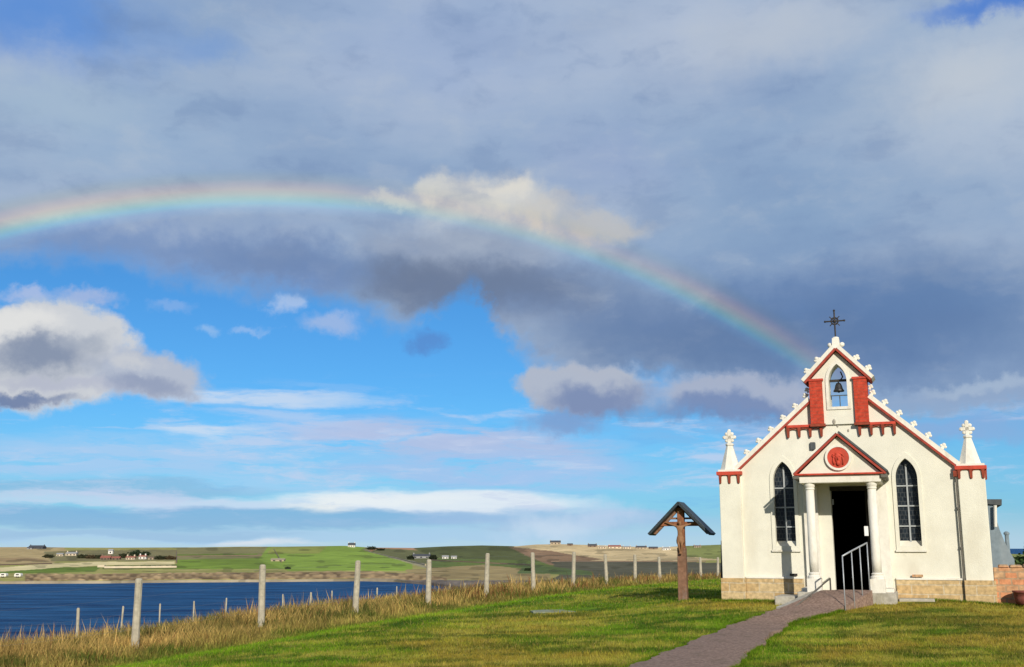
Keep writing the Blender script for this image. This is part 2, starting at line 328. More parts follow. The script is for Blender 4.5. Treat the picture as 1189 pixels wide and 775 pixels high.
M_glass = brickmat('dark_leaded_glass', (.010, .014, .020), (.020, .028, .036), (.055, .06, .065), .072, .095, .006, .22, 'XZ', .3)
M_lead = mat('pale_glazing_bar', (.36, .38, .39), .6, .1)
M_iron = mat('dark_iron', (.035, .03, .028), .6, .3, 20)
M_bell = mat('bell_bronze', (.05, .05, .055), .45, .3, 20, metal=.6)
M_hut = mat('grey_corrugated_iron', (.20, .25, .28), .6, .2, 5, dirt=(.30, .34, .36), dscale=2)
M_dark = mat('dark_interior', (.006, .006, .006), .95, .3)
M_door = mat('dark_door', (.03, .026, .02), .7, .3)
M_grey = mat('grey_felt', (.07, .08, .085), .9, .2, 10, dirt=(.12, .13, .13))
M_rail = mat('galvanised_rail', (.42, .44, .47), .45, .12, 20, spec=.5, metal=.3)
M_pipe = mat('dark_pipe', (.13, .12, .10), .7, .2)
M_paper = mat('white_paper', (.82, .82, .82), .7, .02)
M_post = mat('weathered_post', (.43, .39, .30), .9, .2, 9, .5, 60, .2, dirt=(.34, .30, .22), dscale=5)
M_wood = mat('brown_wood', (.28, .11, .05), .75, .3, 7, .5, 40, .25, dirt=(.10, .055, .035), dscale=5)
M_wood2 = mat('greyed_wood', (.22, .12, .075), .85, .3, 9, .5, 40, .2, dirt=(.22, .18, .16), dscale=5)
M_carve = mat('pale_carved_wood', (.27, .14, .07), .7, .2, 14, .3, 40)
M_slate = mat('blue_black_slate', (.028, .040, .048), .5, .25, 14, .4, 30, .4)
M_wire = mat('wire', (.25, .25, .25), .5, .1, metal=.7)
M_terra = mat('dark_terracotta', (.20, .06, .045), .85, .3, 12)

# ------------------------------------------------------------------ terrain
FP0 = np.array([-6.722, 19.907]); FD = np.array([1.4876, 3.3114]); FU = FD/np.linalg.norm(FD); FN = np.array([FU[1], -FU[0]])   # FN points to the lawn
FZ = [-1.78, -1.66, -1.56, -1.50, -1.43, -1.41, -1.38, -1.41, -1.42, -1.45, -1.49, -1.55, -1.62]
TH = R(20.7); CU = np.array([math.cos(TH), -math.sin(TH)]); CIN = np.array([math.sin(TH), math.cos(TH)])
CO = np.array([7.125, 23.3]); CZ = -1.10
pathL = [(735, 775, 15.1), (792, 752, 17.3), (849, 728, 20.0), (882, 716, 20.75), (911, 706, 21.3), (934, 696, 21.75), (953, 687.5, 22.28)]
pathR = [(850, 775, 15.0), (882, 750, 17.2), (912, 728, 19.9), (948, 716, 20.6), (978, 707, 21.15), (1000, 696, 21.5), (1013, 687.5, 21.78)]
PL = [at(*p) for p in pathL]; PR = [at(*p) for p in pathR]
PL = [Vector((-3.6, 2.0, -1.66)), Vector((-1.6, 7.0, -1.64)), Vector((.25, 11.3, -1.60))]+PL
PR = [Vector((-2.4, 1.6, -1.65)), Vector((-.4, 6.4, -1.62)), Vector((1.4, 10.9, -1.58))]+PR
ctl = [(-8, 3, -1.78), (8, 4, -1.58), (-14, 10, -2.0), (10, 14.5, -1.50), (16, 15, -1.42), (20, 22, -1.0), (14.5, 21.5, -1.04), (12, 20, -1.22),
       (4.5, 24.25, -1.12), (9.7, 22.3, -1.10), (7.95, 21.7, -1.07), (8.6, 21.9, -1.06), (5.4, 23.3, -1.13), (7.2, 24.5, -1.1), (3.97, 25.6, -1.18), (20, 32, -1.0), (14, 45, -1.25), (22, 60, -1.4), (10, 35, -1.2),
       (2, 24, -1.36), (-1, 21, -1.48), (-3, 17, -1.62), (7.5, 18.5, -1.36), (9.5, 19.5, -1.27), (30, 10, -1.3), (40, 40, -1.2), (0, -15, -1.7), (30, -10, -1.6), (-25, -10, -2.0)]
ctl += [(FP0[0]+FD[0]*i, FP0[1]+FD[1]*i, z) for i, z in enumerate(FZ)]
ctl += [(p.x, p.y, p.z-.02) for p in PL[:7]+PR[:7]]+[((a.x+b.x)/2, (a.y+b.y)/2, (a.z+b.z)/2-.03) for a, b in zip(PL[:7], PR[:7])]
ctl = np.array(ctl)
def tps(r): return np.where(r > 0, r*r*np.log(r+1e-9), 0)
_n = len(ctl); K = np.zeros((_n+3, _n+3)); d_ = np.hypot(ctl[:, None, 0]-ctl[None, :, 0], ctl[:, None, 1]-ctl[None, :, 1])
K[:_n, :_n] = tps(d_)+np.eye(_n)*.05; K[:_n, _n:] = np.c_[np.ones(_n), ctl[:, :2]]; K[_n:, :_n] = K[:_n, _n:].T
_w = np.linalg.solve(K, np.r_[ctl[:, 2], 0, 0, 0])
def terr(x, y):
    x = np.asarray(x, float); y = np.asarray(y, float); z = _w[_n]+_w[_n+1]*x+_w[_n+2]*y
    for i in range(_n): z = z+_w[i]*tps(np.hypot(x-ctl[i, 0], y-ctl[i, 1]))
    z = np.clip(z, -2.3, -.6)
    z = z+.006*np.sin(x*2.1+np.sin(y*1.3))*np.cos(y*1.7+x)
    s = -((x-FP0[0])*FN[0]+(y-FP0[1])*FN[1])       # metres beyond the fence
    u = np.clip(s-1.3, 0, None)
    z = z-np.where(u < 6, .022*u*u+.06*u, .792+.36+.33*(u-6))
    return np.maximum(z, -12.5)
def tz(x, y): return float(terr(np.array([x]), np.array([y]))[0])
def fence_s(x, y): return -((x-FP0[0])*FN[0]+(y-FP0[1])*FN[1])
def path_poly(off=0.0):
    return np.array([(p.x-off, p.y+off*.3) for p in PL]+[(p.x+off, p.y-off*.3) for p in reversed(PR)])
def inpoly(x, y, P):
    ins = np.zeros(x.shape, bool); n = len(P); j = n-1
    for i in range(n):
        xi, yi = P[i]; xj, yj = P[j]
        c = ((yi > y) != (yj > y)) & (x < (xj-xi)*(y-yi)/(yj-yi+1e-12)+xi)
        ins ^= c; j = i
    return ins
def vnoise(x, y, s, seed=0):
    """cheap smooth value noise for colour patches, 0..1"""
    x = x/s+seed*17.3; y = y/s+seed*9.1; xi = np.floor(x); yi = np.floor(y); fx = x-xi; fy = y-yi
    fx = fx*fx*(3-2*fx); fy = fy*fy*(3-2*fy)
    def h(a, b): v = np.sin(a*127.1+b*311.7+seed)*43758.5453; return v-np.floor(v)
    return (h(xi, yi)*(1-fx)+h(xi+1, yi)*fx)*(1-fy)+(h(xi, yi+1)*(1-fx)+h(xi+1, yi+1)*fx)*fy
def patch(x, y): return .5*vnoise(x, y*.8, 3.2, 1)+.3*vnoise(x, y, 1.1, 2)+.2*vnoise(x, y, .4, 3)
GREEN = np.array([.155, .262, .008]); OLIVE = np.array([.380, .260, .040]); DKG = np.array([.030, .075, .003]); STRAW = np.array([.60, .40, .13]); RUST = np.array([.30, .13, .05])
def lawncol(x, y):
    p = patch(x, y)[:, None]; s = fence_s(x, y)[:, None]
    brown = np.clip((p-.46)*5, 0, 1)*np.clip((-s-3.2)*.5, 0, 1)     # worn patches away from the verge
    c = GREEN*(1-brown*.80)+OLIVE*brown*.80
    q = vnoise(x, y*1.4, 1.7, 5)[:, None]; c = c*(1-.5*np.clip((q-.5)*3, 0, 1))+DKG*.5*np.clip((q-.5)*3, 0, 1)
    q = vnoise(x*.6, y*1.5, .45, 51)[:, None]*.6+vnoise(x, y*1.6, .16, 52)[:, None]*.4; k2 = np.clip((q-.48)*5, 0, .66); c = c*(1-k2)+DKG*k2
    q = vnoise(x*.7, y*1.5, .7, 53)[:, None]*.6+vnoise(x, y*1.4, .22, 54)[:, None]*.4; k2 = np.clip((q-.55)*5, 0, .6); c = c*(1-k2)+np.array([.46, .40, .06])*k2
    k2 = np.clip(1-np.abs(s+2.15)/.45, 0, 1)*.75; c = c*(1-k2)+np.array([.23, .39, .012])*k2
    v = np.clip((s+2.0)*1.2, 0, 1)
    return c*(1-v)+(STRAW*.45+DKG*.5)*v
# one sheet: fine near the viewer, coarse farther out, falling below the water past the fence
def axis(parts):
    a = []
    for lo, hi, st in parts: a += list(np.arange(lo, hi, st))
    return np.array(a+[parts[-1][1]])
gx = axis([(-90, -14, 2.0), (-14, 14, .22), (14, 30, .8), (30, 130, 5)]); gy = axis([(-40, 6, 2.0), (6, 34, .22), (34, 70, .8), (70, 160, 5)])
GX, GY = np.meshgrid(gx, gy); fx_, fy_ = GX.ravel(), GY.ravel(); gz = terr(fx_, fy_)
nx, ny = len(gx), len(gy); idx = np.arange(nx*ny).reshape(ny, nx)
fcs = np.stack([idx[:-1, :-1], idx[:-1, 1:], idx[1:, 1:], idx[1:, :-1]], -1).reshape(-1, 4)
M_soil = tintmat('lawn_soil', 9, .4, .95, 0, .1, 60, .02)
tag(raw_mesh('ground', np.c_[fx_, fy_, gz], fcs, M_soil, lawncol(fx_, fy_)*.9), kind='structure')

# path up to the door, with a ramp at its end
M_path = mat('worn_tarmac', (.22, .14, .105), .92, .2, 22, .8, 60, .2, c2=(.36, .25, .195), dirt=(.17, .12, .085), dscale=3.2)
pm = MB(); NS_ = 9
rows = []
LL = [p.copy() for p in PL]; RR = [p.copy() for p in PR]
def cat(P, t):
    i = min(int(t), len(P)-2); f = t-i
    p0, p1, p2, p3 = P[max(i-1, 0)], P[i], P[i+1], P[min(i+2, len(P)-1)]
    return .5*((2*p1)+(p2-p0)*f+(2*p0-5*p1+4*p2-p3)*f*f+(3*p1-p0-3*p2+p3)*f**3)
for t in np.linspace(0, len(LL)-1, 240):
    a, b = cat(LL, t), cat(RR, t); row = []
    ja, jb = .04*math.sin(t*9.1)+.03*math.sin(t*23)+.02*math.sin(t*57), .05*math.sin(t*7.7+2)+.03*math.sin(t*19)
    fj = min(1, max(0, 7.2-t)); ja *= fj; jb *= fj
    for k in range(NS_):
        f = k/(NS_-1); p = a.lerp(b, f); w = (b-a).normalized(); p += w*((-ja)*(1-f)+jb*f)
        row.append(Vector((p.x, p.y, p.z+.03+.012*math.sin(f*math.pi))))
    rows.append(row)
vr = [[pm.bm.verts.new(p) for p in r] for r in rows]
for A, B in zip(vr, vr[1:]):
    for k in range(NS_-1): pm.bm.faces.new((A[k], A[k+1], B[k+1], B[k]))
sk = [[pm.bm.verts.new((r[0].x, r[0].y, r[0].z-.5)), pm.bm.verts.new((r[-1].x, r[-1].y, r[-1].z-.5))] for r in rows]
for i in range(len(rows)-1):
    pm.bm.faces.new((vr[i][0], vr[i+1][0], sk[i+1][0], sk[i][0])); pm.bm.faces.new((vr[i][-1], sk[i][1], sk[i+1][1], vr[i+1][-1]))
tag(pm.build('path', M_path, smooth_=False), kind='structure')

# sea
M_sea = bpy.data.materials.new('sea_water'); M_sea.use_nodes = True; t = M_sea.node_tree; p_ = t.nodes['Principled BSDF']
tcn = t.nodes.new('ShaderNodeTexCoord'); mp = t.nodes.new('ShaderNodeMapping'); mp.inputs['Scale'].default_value = (.35, .9, 1); t.links.new(tcn.outputs['Object'], mp.inputs[0])
wn = t.nodes.new('ShaderNodeTexNoise'); wn.inputs['Scale'].default_value = .55; wn.inputs['Detail'].default_value = 10; wn.inputs['Roughness'].default_value = .65; t.links.new(mp.outputs[0], wn.inputs['Vector'])
bp = t.nodes.new('ShaderNodeBump'); bp.inputs['Strength'].default_value = 1.0; bp.inputs['Distance'].default_value = 1.6; t.links.new(wn.outputs['Fac'], bp.inputs['Height']); t.links.new(bp.outputs[0], p_.inputs['Normal'])
mp2 = t.nodes.new('ShaderNodeMapping'); mp2.inputs['Scale'].default_value = (.045, .22, 1); t.links.new(tcn.outputs['Object'], mp2.inputs[0])
w2 = t.nodes.new('ShaderNodeTexNoise'); w2.inputs['Scale'].default_value = 1; w2.inputs['Detail'].default_value = 9; w2.inputs['Roughness'].default_value = .65; t.links.new(mp2.outputs[0], w2.inputs['Vector'])
mxw = t.nodes.new('ShaderNodeMix'); mxw.data_type = 'RGBA'; mxw.inputs[6].default_value = (.003, .034, .125, 1); mxw.inputs[7].default_value = (.030, .150, .340, 1); wm = t.nodes.new('ShaderNodeMapRange'); wm.inputs[1].default_value = .38; wm.inputs[2].default_value = .68; t.links.new(w2.outputs['Fac'], wm.inputs[0]); t.links.new(wm.outputs[0], mxw.inputs[0]); t.links.new(mxw.outputs[2], p_.inputs['Base Color'])
p_.inputs['Roughness'].default_value = .5; p_.inputs['IOR'].default_value = 1.33; p_.inputs['Specular IOR Level'].default_value = .05
SEA = -10.0
sv = np.array([(-25000, 20, SEA), (25000, 20, SEA), (25000, 40000, SEA), (-25000, 40000, SEA)], float)
tag(raw_mesh('sea', sv, np.array([[0, 1, 2, 3]]), M_sea, smooth_=False), kind='structure')

# land across the water
def ip(xs, tab): return np.interp(xs, [a for a, b in tab], [b for a, b in tab])
SHORE = [(-700, 677), (0, 676.5), (120, 676), (200, 675), (300, 674.5), (420, 673.5), (460, 674.5), (500, 678), (560, 686), (640, 692), (760, 698), (1189, 700), (2000, 700)]
SKYL = [(-700, 635), (-200, 635), (0, 635.6), (40, 635.4), (80, 636), (130, 636.2), (170, 636), (230, 635.8), (280, 635), (330, 635), (400, 634), (430, 636), (480, 636.5), (520, 634.5), (560, 633.5), (600, 634.5), (622, 632.5), (650, 632), (700, 633.5), (760, 636), (800, 634), (840, 632.5), (900, 631), (1000, 634), (1100, 640), (1189, 644), (1400, 640), (2000, 636)]
def far_point(px, v):
    """v = 0 at the water's edge, 1 on the skyline, 1..1.3 behind it"""
    ys = ip(px, SHORE); yk = ip(px, SKYL); vv = np.clip(v, 0, 1); y = ys+(yk-ys)*vv
    Zs = -SEA*1250/(ys-HOR); Z = Zs+(1500-Zs)*vv**2.2; Z = np.where(vv > .02, np.minimum(Z, 9.75*1250/np.maximum(y-HOR, .5)), Z)
    tanb = (px-W0/2)/1275.0; z = -(y-HOR)/1250.0*Z*np.sqrt(1+tanb**2*0)
    ex = np.clip(v-1, 0, None); Z2 = Z+ex*6000; z = z-ex*60
    # exact back-projection of the row y at depth Z
    yy = H0/2-y; den = FOC*math.cos(PITCH)-yy*math.sin(PITCH)
    zz = Z*(FOC*math.sin(PITCH)+yy*math.cos(PITCH))/den-ex*60
    return (px-W0/2)/den*Z2, Z2, zz, y
pxs = np.unique(np.r_[np.arange(-700, -40, 6.0), np.arange(-40, 900, 2.0), np.arange(900, 2001, 6.0)]); vv_ = np.r_[np.linspace(0, 1, 110), 1.02, 1.1, 1.3]
PX, VV = np.meshgrid(pxs, vv_); X_, Y_, Z_, YP = far_point(PX.ravel(), VV.ravel()); pxr, ypr = PX.ravel(), YP
G1, G2, G3 = (.19, .29, .028), (.14, .22, .024), (.36, .35, .09)
STR, STR2, BRN, CLOUD_SHADE, RED, TAN = (.86, .70, .36), (.78, .57, .30), (.24, .15, .065), (.085, .100, .030), (.54, .27, .15), (.50, .37, .16)
cols = np.tile(np.array(G3), (len(pxr), 1))
nz = vnoise(pxr, ypr*6, 26, 4)[:, None]; cols = cols*(1-.5*nz)+np.array(TAN)*.5*nz
def field(P, c, j=1.2):
    w = vnoise(pxr, ypr, 9, 8)*j-j/2
    m = inpoly(pxr, ypr+w*.6, P); cols[m] = np.array(c)
field([(-700, 630), (70, 630), (80, 643), (60, 655), (-700, 660)], (.50, .36, .17))
field([(-700, 650), (40, 648), (60, 652), (-700, 657)], (.40, .26, .13))
field([(50, 641), (90, 639.5), (200, 638.5), (232, 640), (215, 651), (60, 652)], (.24, .20, .09))
field([(-700, 668), (0, 659), (60, 654.5), (118, 652.5), (118, 657), (75, 659), (0, 664), (-700, 672)], STR)
field([(110, 652.5), (204, 652), (204, 655.5), (110, 656.5)], STR)
field([(-700, 672), (0, 664), (75, 659), (120, 658), (110, 664), (30, 666), (-700, 676)], G2)
field([(120, 657), (205, 655.5), (205, 661), (120, 661)], (.14, .16, .03))
field([(205, 637), (320, 635), (315, 650), (205, 651)], (.25, .22, .09))
field([(205, 650), (330, 648), (340, 661), (205, 661)], G1)
field([(205, 644), (300, 643), (300, 645), (205, 646)], G2)
field([(315, 630), (424, 630), (424, 640), (480, 655), (478, 663), (335, 663), (300, 650)], (.25, .37, .045))
field([(315, 634), (380, 634), (370, 643), (310, 643)], (.32, .34, .07))
field([(420, 638), (428, 638), (500, 658), (495, 660)], (.42, .36, .22))
field([(424, 630), (500, 630), (510, 642), (470, 648), (430, 641)], RED)
field([(440, 637), (500, 640), (560, 650), (560, 658), (480, 654), (430, 641)], (.15, .15, .06))
field([(480, 637), (505, 632), (600, 632), (660, 660), (560, 656), (500, 646)], CLOUD_SHADE)  # hill under cloud shade, the darkening painted into its field colour
field([(500, 648), (640, 652), (700, 664), (600, 668), (500, 660)], (.12, .17, .035))
field([(470, 662), (560, 656), (640, 664), (640, 676), (480, 672)], (.38, .27, .12))
field([(590, 632), (640, 628), (840, 630), (840, 650), (760, 653), (640, 655)], STR2)
field([(590, 635), (640, 640), (700, 650), (640, 657), (610, 645)], (.30, .17, .10))
field([(640, 652), (760, 652), (840, 654), (900, 660), (900, 690), (600, 690), (650, 668)], (.095, .085, .060))
field([(610, 655), (690, 664), (690, 668), (600, 666)], (.09, .14, .04))
field([(790, 625), (1300, 622), (1300, 655), (900, 655), (790, 646)], (.27, .29, .08))
field([(-700, 675.8), (120, 674.6), (210, 673.8), (330, 673), (460, 671.8), (560, 675), (640, 682), (640, 700), (-700, 700)], (.33, .27, .20))
shore = (ypr > ip(pxr, SHORE)-9.5) & (ypr < ip(pxr, SHORE)-1.8) & (pxr > 28) & (pxr < 520)
hedge = (vnoise(pxr, ypr*8, 18, 91) > .74)[:, None]; cols = np.where(hedge, cols*.62, cols); cols = cols*(.82+.36*vnoise(pxr, ypr*10, 40, 92)[:, None])
k3 = np.clip((vnoise(pxr, ypr*2.2, 4, 6)[:, None]*.6+vnoise(pxr, ypr*2, 13, 7)[:, None]*.4-.5)*1.7+.5, 0, 1)
cols[shore] = (np.array((.15, .085, .045))*(1-k3)+np.array((.58, .38, .19))*k3)[shore]
mud = (ypr > 674) & (pxr > 470) & (pxr < 700); cols[mud] = (np.array((.12, .095, .10))*(1-k3)+np.array((.22, .17, .15))*k3)[mud]
Z_ = Z_+np.where(shore, (k3[:, 0]-.4)*.45, 0)
n1, n2_ = len(pxs), len(vv_); idx = np.arange(n1*n2_).reshape(n2_, n1)
fcs = np.stack([idx[:-1, :-1], idx[:-1, 1:], idx[1:, 1:], idx[1:, :-1]], -1).reshape(-1, 4)
cols = cols*.86+np.array([.33, .31, .15])*.14
M_far = tintmat('far_fields', .09, .34, .95, 0, .05, .3, .3)
Z_ = np.where(VV.ravel() < .015, -11.5, Z_)
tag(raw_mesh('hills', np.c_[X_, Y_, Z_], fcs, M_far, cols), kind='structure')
def far_at(px, py):
    ys = float(ip(px, SHORE)); yk = float(ip(px, SKYL)); v = (ys-py)/(ys-yk)
    x, y, z, _ = far_point(np.array([float(px)]), np.array([min(max(v, 0.), 1.)]))
    return Vector((float(x[0]), float(y[0]), float(z[0])))

# ------------------------------------------------------------------ chapel
ch = tag(empty('chapel', (CO[0], CO[1], CZ), -TH), 'small cream white chapel with red trimmed gable, belfry and pillared porch', 'chapel')
def lancet(cx, hw, z0, zs, zt, n=9):
    """pointed arch: two arcs meeting at the apex"""
    H_ = zt-zs; Rr = (hw*hw+H_*H_)/(2*hw); a1 = math.asin(min(1, H_/Rr)) if Rr >= hw else math.pi/2
    pts = [(cx-hw, z0), (cx+hw, z0)]
    for k in range(n+1): q = a1*k/n; pts.append((cx+hw-Rr+Rr*math.cos(q), zs+Rr*math.sin(q)))
    for k in range(n-1, -1, -1): q = a1*k/n; pts.append((cx-hw+Rr-Rr*math.cos(q), zs+Rr*math.sin(q)))
    return pts
WC, WH = 1.27, .215
door = [(-.29, .10), (.47, .10), (.47, 2.40), (-.29, 2.40)]
f = MB(); f.plate([(-2.25, -.4), (2.30, -.4), (2.30, 2.77), (.62, 4.27), (.52, 4.08), (-.52, 4.08), (-.62, 4.27), (-2.25, 2.80)],
        [lancet(-WC, WH, 1.15, 2.56, 2.97), lancet(WC, WH, 1.15, 2.56, 2.97), door], 0, .28)
f.build('wall', M_white, ch)
for s_ in (-1, 1):
    a, b = (-2.655, -2.19) if s_ < 0 else (2.27, 2.79)
    MB().box(a, b, -.09, .36, .46, 2.77).build('corner_pier', M_white, ch, bevel=.012)
    MB().box(a-.035, b+.035, -.135, .38, -.4, .462).build('pier_base', M_stone, ch, bevel=.01)
    MB().box(a-.045, b+.045, -.14, .40, 2.70, 2.775).build('pier_band', M_red, ch)
    # corbels hanging under the band
    m = MB(); w = (b-a-.06)/2
    for k in range(2):
        u = a+.03+w*k; m.tube([(u+w/2-w/2*math.cos(q), -.105, 2.60+.11*math.sin(q)) for q in np.linspace(0, math.pi, 9)], .014, 5)
        m.build('corbel_arch', M_darkred, ch); m = MB()
    for k in range(3):
        u = a+.03+w*k; m = MB(); m.box(u-.024, u+.024, -.122, -.06, 2.53, 2.702, 1.3); m.ball((u, -.105, 2.53), .030, 1); m.build('corbel', M_darkred, ch)
    for yy in (.10, .32):
        e_ = b if s_ > 0 else a; m = MB(); m.box(e_-.02, e_+.045, yy-.03, yy+.03, 2.50, 2.70, 1.2); m.build('corbel', M_darkred, ch)
    # pinnacle: eight-sided spire carrying a lobed cross
    pc = ((a+b)/2, .12, 0)
    pn = MB(); pn.box(a-.01, b+.01, -.10, .36, 2.775, 2.82); pn.lathe([(.235, 2.82), (.22, 2.86), (.075, 3.36), (.095, 3.375), (.095, 3.41), (.05, 3.43)], 8, pc, rot=.39)
    pn = pn.build('pinnacle', M_trimw, ch)
    cr_ = MB(); cr_.box(pc[0]-.035, pc[0]+.035, .085, .155, 3.40, 3.70); cr_.box(pc[0]-.12, pc[0]+.12, .085, .155, 3.52, 3.59)
    for dx, dz in ((-.115, 3.555), (.115, 3.555), (0, 3.70), (-.06, 3.63), (.06, 3.63), (-.06, 3.48), (.06, 3.48)): cr_.ball((pc[0]+dx, .12, dz), .042, 2, (1, .8, 1))
    cr_.build('cross', M_trimw, pn)
# plinth between the piers, broken by the porch
for a, b in ((-2.19, -.93), (.93, 2.27)):
    MB().box(a+.036 if a < 0 else a, b if a < 0 else b-.036, -.05, .0, -.4, .458).build('plinth', M_stone, ch, bevel=.008)
    MB().box(a+.036 if a < 0 else a, b if a < 0 else b-.036, -.065, -.002, .46, .50).build('plinth_ledge', M_trimw, ch, bevel=.008)
# raking red trim and white coping, with crockets along it
def bar(p0, p1, lo, hi, y0, y1, name, m, ext=0.0):
    p0, p1 = Vector(p0), Vector(p1); d = (p1-p0).normalized(); n = Vector((-d.y, d.x)); n = n if n.y > 0 else -n; p0 = p0-d*ext
    return MB().plate([tuple(p0+n*lo), tuple(p1+n*lo), tuple(p1+n*hi), tuple(p0+n*hi)], [], y0, y1).build(name, m, ch)
ck = MB(); ck.box(-.03, .03, -.03, .03, -.05, .05); ck.ball((0, 0, .065), .043, 2); ck.ball((-.045, 0, .035), .03, 2); ck.ball((.045, 0, .035), .03, 2)
ck0 = ck.build('crocket', M_trimw, ch); first = [True]
def crocket(u, w, tilt, y=.08, sc=1.0):
    global ck0
    o = ck0 if first[0] else ck0.copy()
    if not first[0]: C.objects.link(o); o.parent = ch
    first[0] = False; o.location = (u, y, w); o.rotation_euler = (0, tilt, 0); o.scale = (sc, sc, sc)
for s_ in (-1, 1):
    bar((s_*2.27, 2.755), (s_*.59, 4.262), -.016, .030, -.085, .29, 'gable_trim', M_trimred)
    bar((s_*2.27, 2.755), (s_*.575, 4.275), .031, .122, -.065, .34, 'gable_coping', M_trimw)
    for u in (2.03, 1.755, 1.48, 1.205, .93, .69): crocket(s_*u, 2.755+(2.27-u)*.897+.205, s_*.73*.6)
# corbel tables either side of the belfry
for s_ in (-1, 1):
    a, b = sorted((s_*.30, s_*1.135))
    MB().box(a, b, -.075, -.004, 3.70, 3.755).build('string_course', M_red, ch)
    for k in range(4):
        u = s_*(.40+.235*k); m = MB(); m.box(u-.022, u+.022, -.065, -.004, 3.50, 3.698, 1.5); m.ball((u, -.05, 3.50), .030, 1); m.build('corbel', M_darkred, ch)
        if k < 3:
            MB().tube([(u+s_*(.1175-.1175*math.cos(q)), -.045, 3.60+.075*math.sin(q)) for q in np.linspace(0, math.pi, 9)], .012, 5).build('corbel_arch', M_darkred, ch)
# belfry
bf = MB(); bf.plate([(-.585, 3.74), (.585, 3.74), (.585, 4.72), (0, 5.33), (-.585, 4.72)], [lancet(0, .19, 4.12, 4.68, 5.06)], -.06, .44); bf = bf.build('belfry', M_white, ch)
sr = MB(); sr.plate(lancet(0, .255, 4.06, 4.68, 5.15), [lancet(0, .19, 4.12, 4.68, 5.06)], -.085, -.062); sr.build('arch_surround', M_trimw, bf)
for s_ in (-1, 1):
    a, b = sorted((s_*.325, s_*.605)); MB().box(a, b, -.13, .46, 3.757, 4.70).build('brick_pier', M_brick, bf, bevel=.008)
    a, b = sorted((s_*.30, s_*.63)); MB().box(a, b, -.15, .48, 4.70, 4.745).build('pier_cap', M_red, bf)
    MB().box(*sorted((s_*.30, s_*.62)), -.145, .47, 3.70, 3.758).build('pier_foot', M_darkred, bf)
    o = bar((s_*.69, 4.665), (0, 5.385), -.022, .024, -.17, .50, 'belfry_trim', M_trimred); o.parent = bf
    o = bar((s_*.69, 4.675), (0, 5.395), .025, .105, -.15, .52, 'belfry_coping', M_trimw); o.parent = bf
    crocket(s_*.40, 5.17, s_*.5, .1, 1.05); crocket(s_*.635, 4.93, s_*.5, .1, 1.05); crocket(s_*.66, 4.52, s_*.4, .12, .8)
m = MB(); m.lathe([(.03, .0), (.095, .0), (.098, .02), (.075, .06), (.058, .14), (.04, .185), (.012, .20), (.012, .24)], 20, (0, .18, 4.48), 1.2, 1.2); m.ball((0, .18, 4.475), .026, 1)
m.build('bell', M_bell, bf, True)
MB().box(-.19, .19, .15, .21, 4.70, 4.75).build('headstock', M_iron, bf)
m = MB(); m.tube([(.05, .18, 4.74), (.10, .16, 4.80), (.06, .15, 4.92)], .016, 6); m.build('bell_wheel', M_iron, bf)
m = MB(); m.plate([(-.185, 4.10), (.185, 4.10), (.185, 4.43), (-.185, 4.43)], [[(-.17, 4.14), (-.01, 4.14), (-.01, 4.41), (-.17, 4.41)], [(.01, 4.14), (.17, 4.14), (.17, 4.41), (.01, 4.41)]], .36, .38)
m.build('sill_rail', M_lead, bf)
m = MB(); m.box(-.085, .085, .05, .26, 5.42, 5.66, .85); m.ball((-.13, .14, 5.52), .055, 2); m.ball((.13, .14, 5.52), .055, 2); m.ball((0, .14, 5.67), .06, 2, (1.3, 1, .6))
m.build('finial', M_trimw, bf)
m = MB(); m.tube([(0, .15, 5.64), (0, .15, 6.30)], .018, 6); m.tube([(-.205, .15, 6.06), (.205, .15, 6.06)], .018, 6)
m.tube([(.075*math.cos(q), .15, 6.06+.075*math.sin(q)) for q in np.linspace(0, 2*math.pi, 17)], .018, 6); m.ball((0, .15, 6.06), .045, 2)
for q in (45, 135, 225, 315): m.tube([(.05*math.cos(R(q)), .15, 6.06+.05*math.sin(R(q))), (.15*math.cos(R(q)), .15, 6.06+.15*math.sin(R(q)))], .011, 5)
for dx, dz in ((-.205, 0), (.205, 0), (0, .24)): m.ball((dx, .15, 6.06+dz), .028, 1)
m.build('iron_cross', M_iron, bf)
# windows
for s_ in (-1, 1):
    fr_ = MB(); fr_.plate(lancet(s_*WC, WH+.075, 1.07, 2.56, 3.10), [lancet(s_*WC, WH, 1.15, 2.56, 2.97)], -.022, -.003); fr_ = fr_.build('window_surround', M_white, ch)
    pn = MB(); pn.plate(lancet(s_*WC, WH+.02, 1.12, 2.56, 2.99), [], .17, .19); pn.build('pane', M_glass, fr_)
    m = MB(); m.box(s_*WC-.016, s_*WC+.016, .135, .168, 1.15, 2.86)
    for z in (1.56, 1.98, 2.40): m.box(s_*WC-WH+.004, s_*WC+WH-.004, .140, .165, z-.014, z+.014)
    m.build('glazing_bar', M_lead, fr_)
    m = MB(); m.plate([(s_*WC-WH-.09, 1.03), (s_*WC+WH+.09, 1.03), (s_*WC+WH+.09, 1.068), (s_*WC-WH-.09, 1.068)], [], -.05, -.004); m.build('sill', M_trimw, fr_)
    m = MB(); v = [(-WH-.0, 0, 1.13), (WH, 0, 1.13), (WH, .17, 1.26), (-WH, .17, 1.26), (-WH, .17, 1.13), (WH, .17, 1.13)]
    vv2 = [m.bm.verts.new((s_*WC+a, b+.002, c)) for a, b, c in v]; m.bm.faces.new(vv2[:4]); m.bm.faces.new((vv2[3], vv2[2], vv2[5], vv2[4])); m.build('sloped_sill', M_white, fr_)
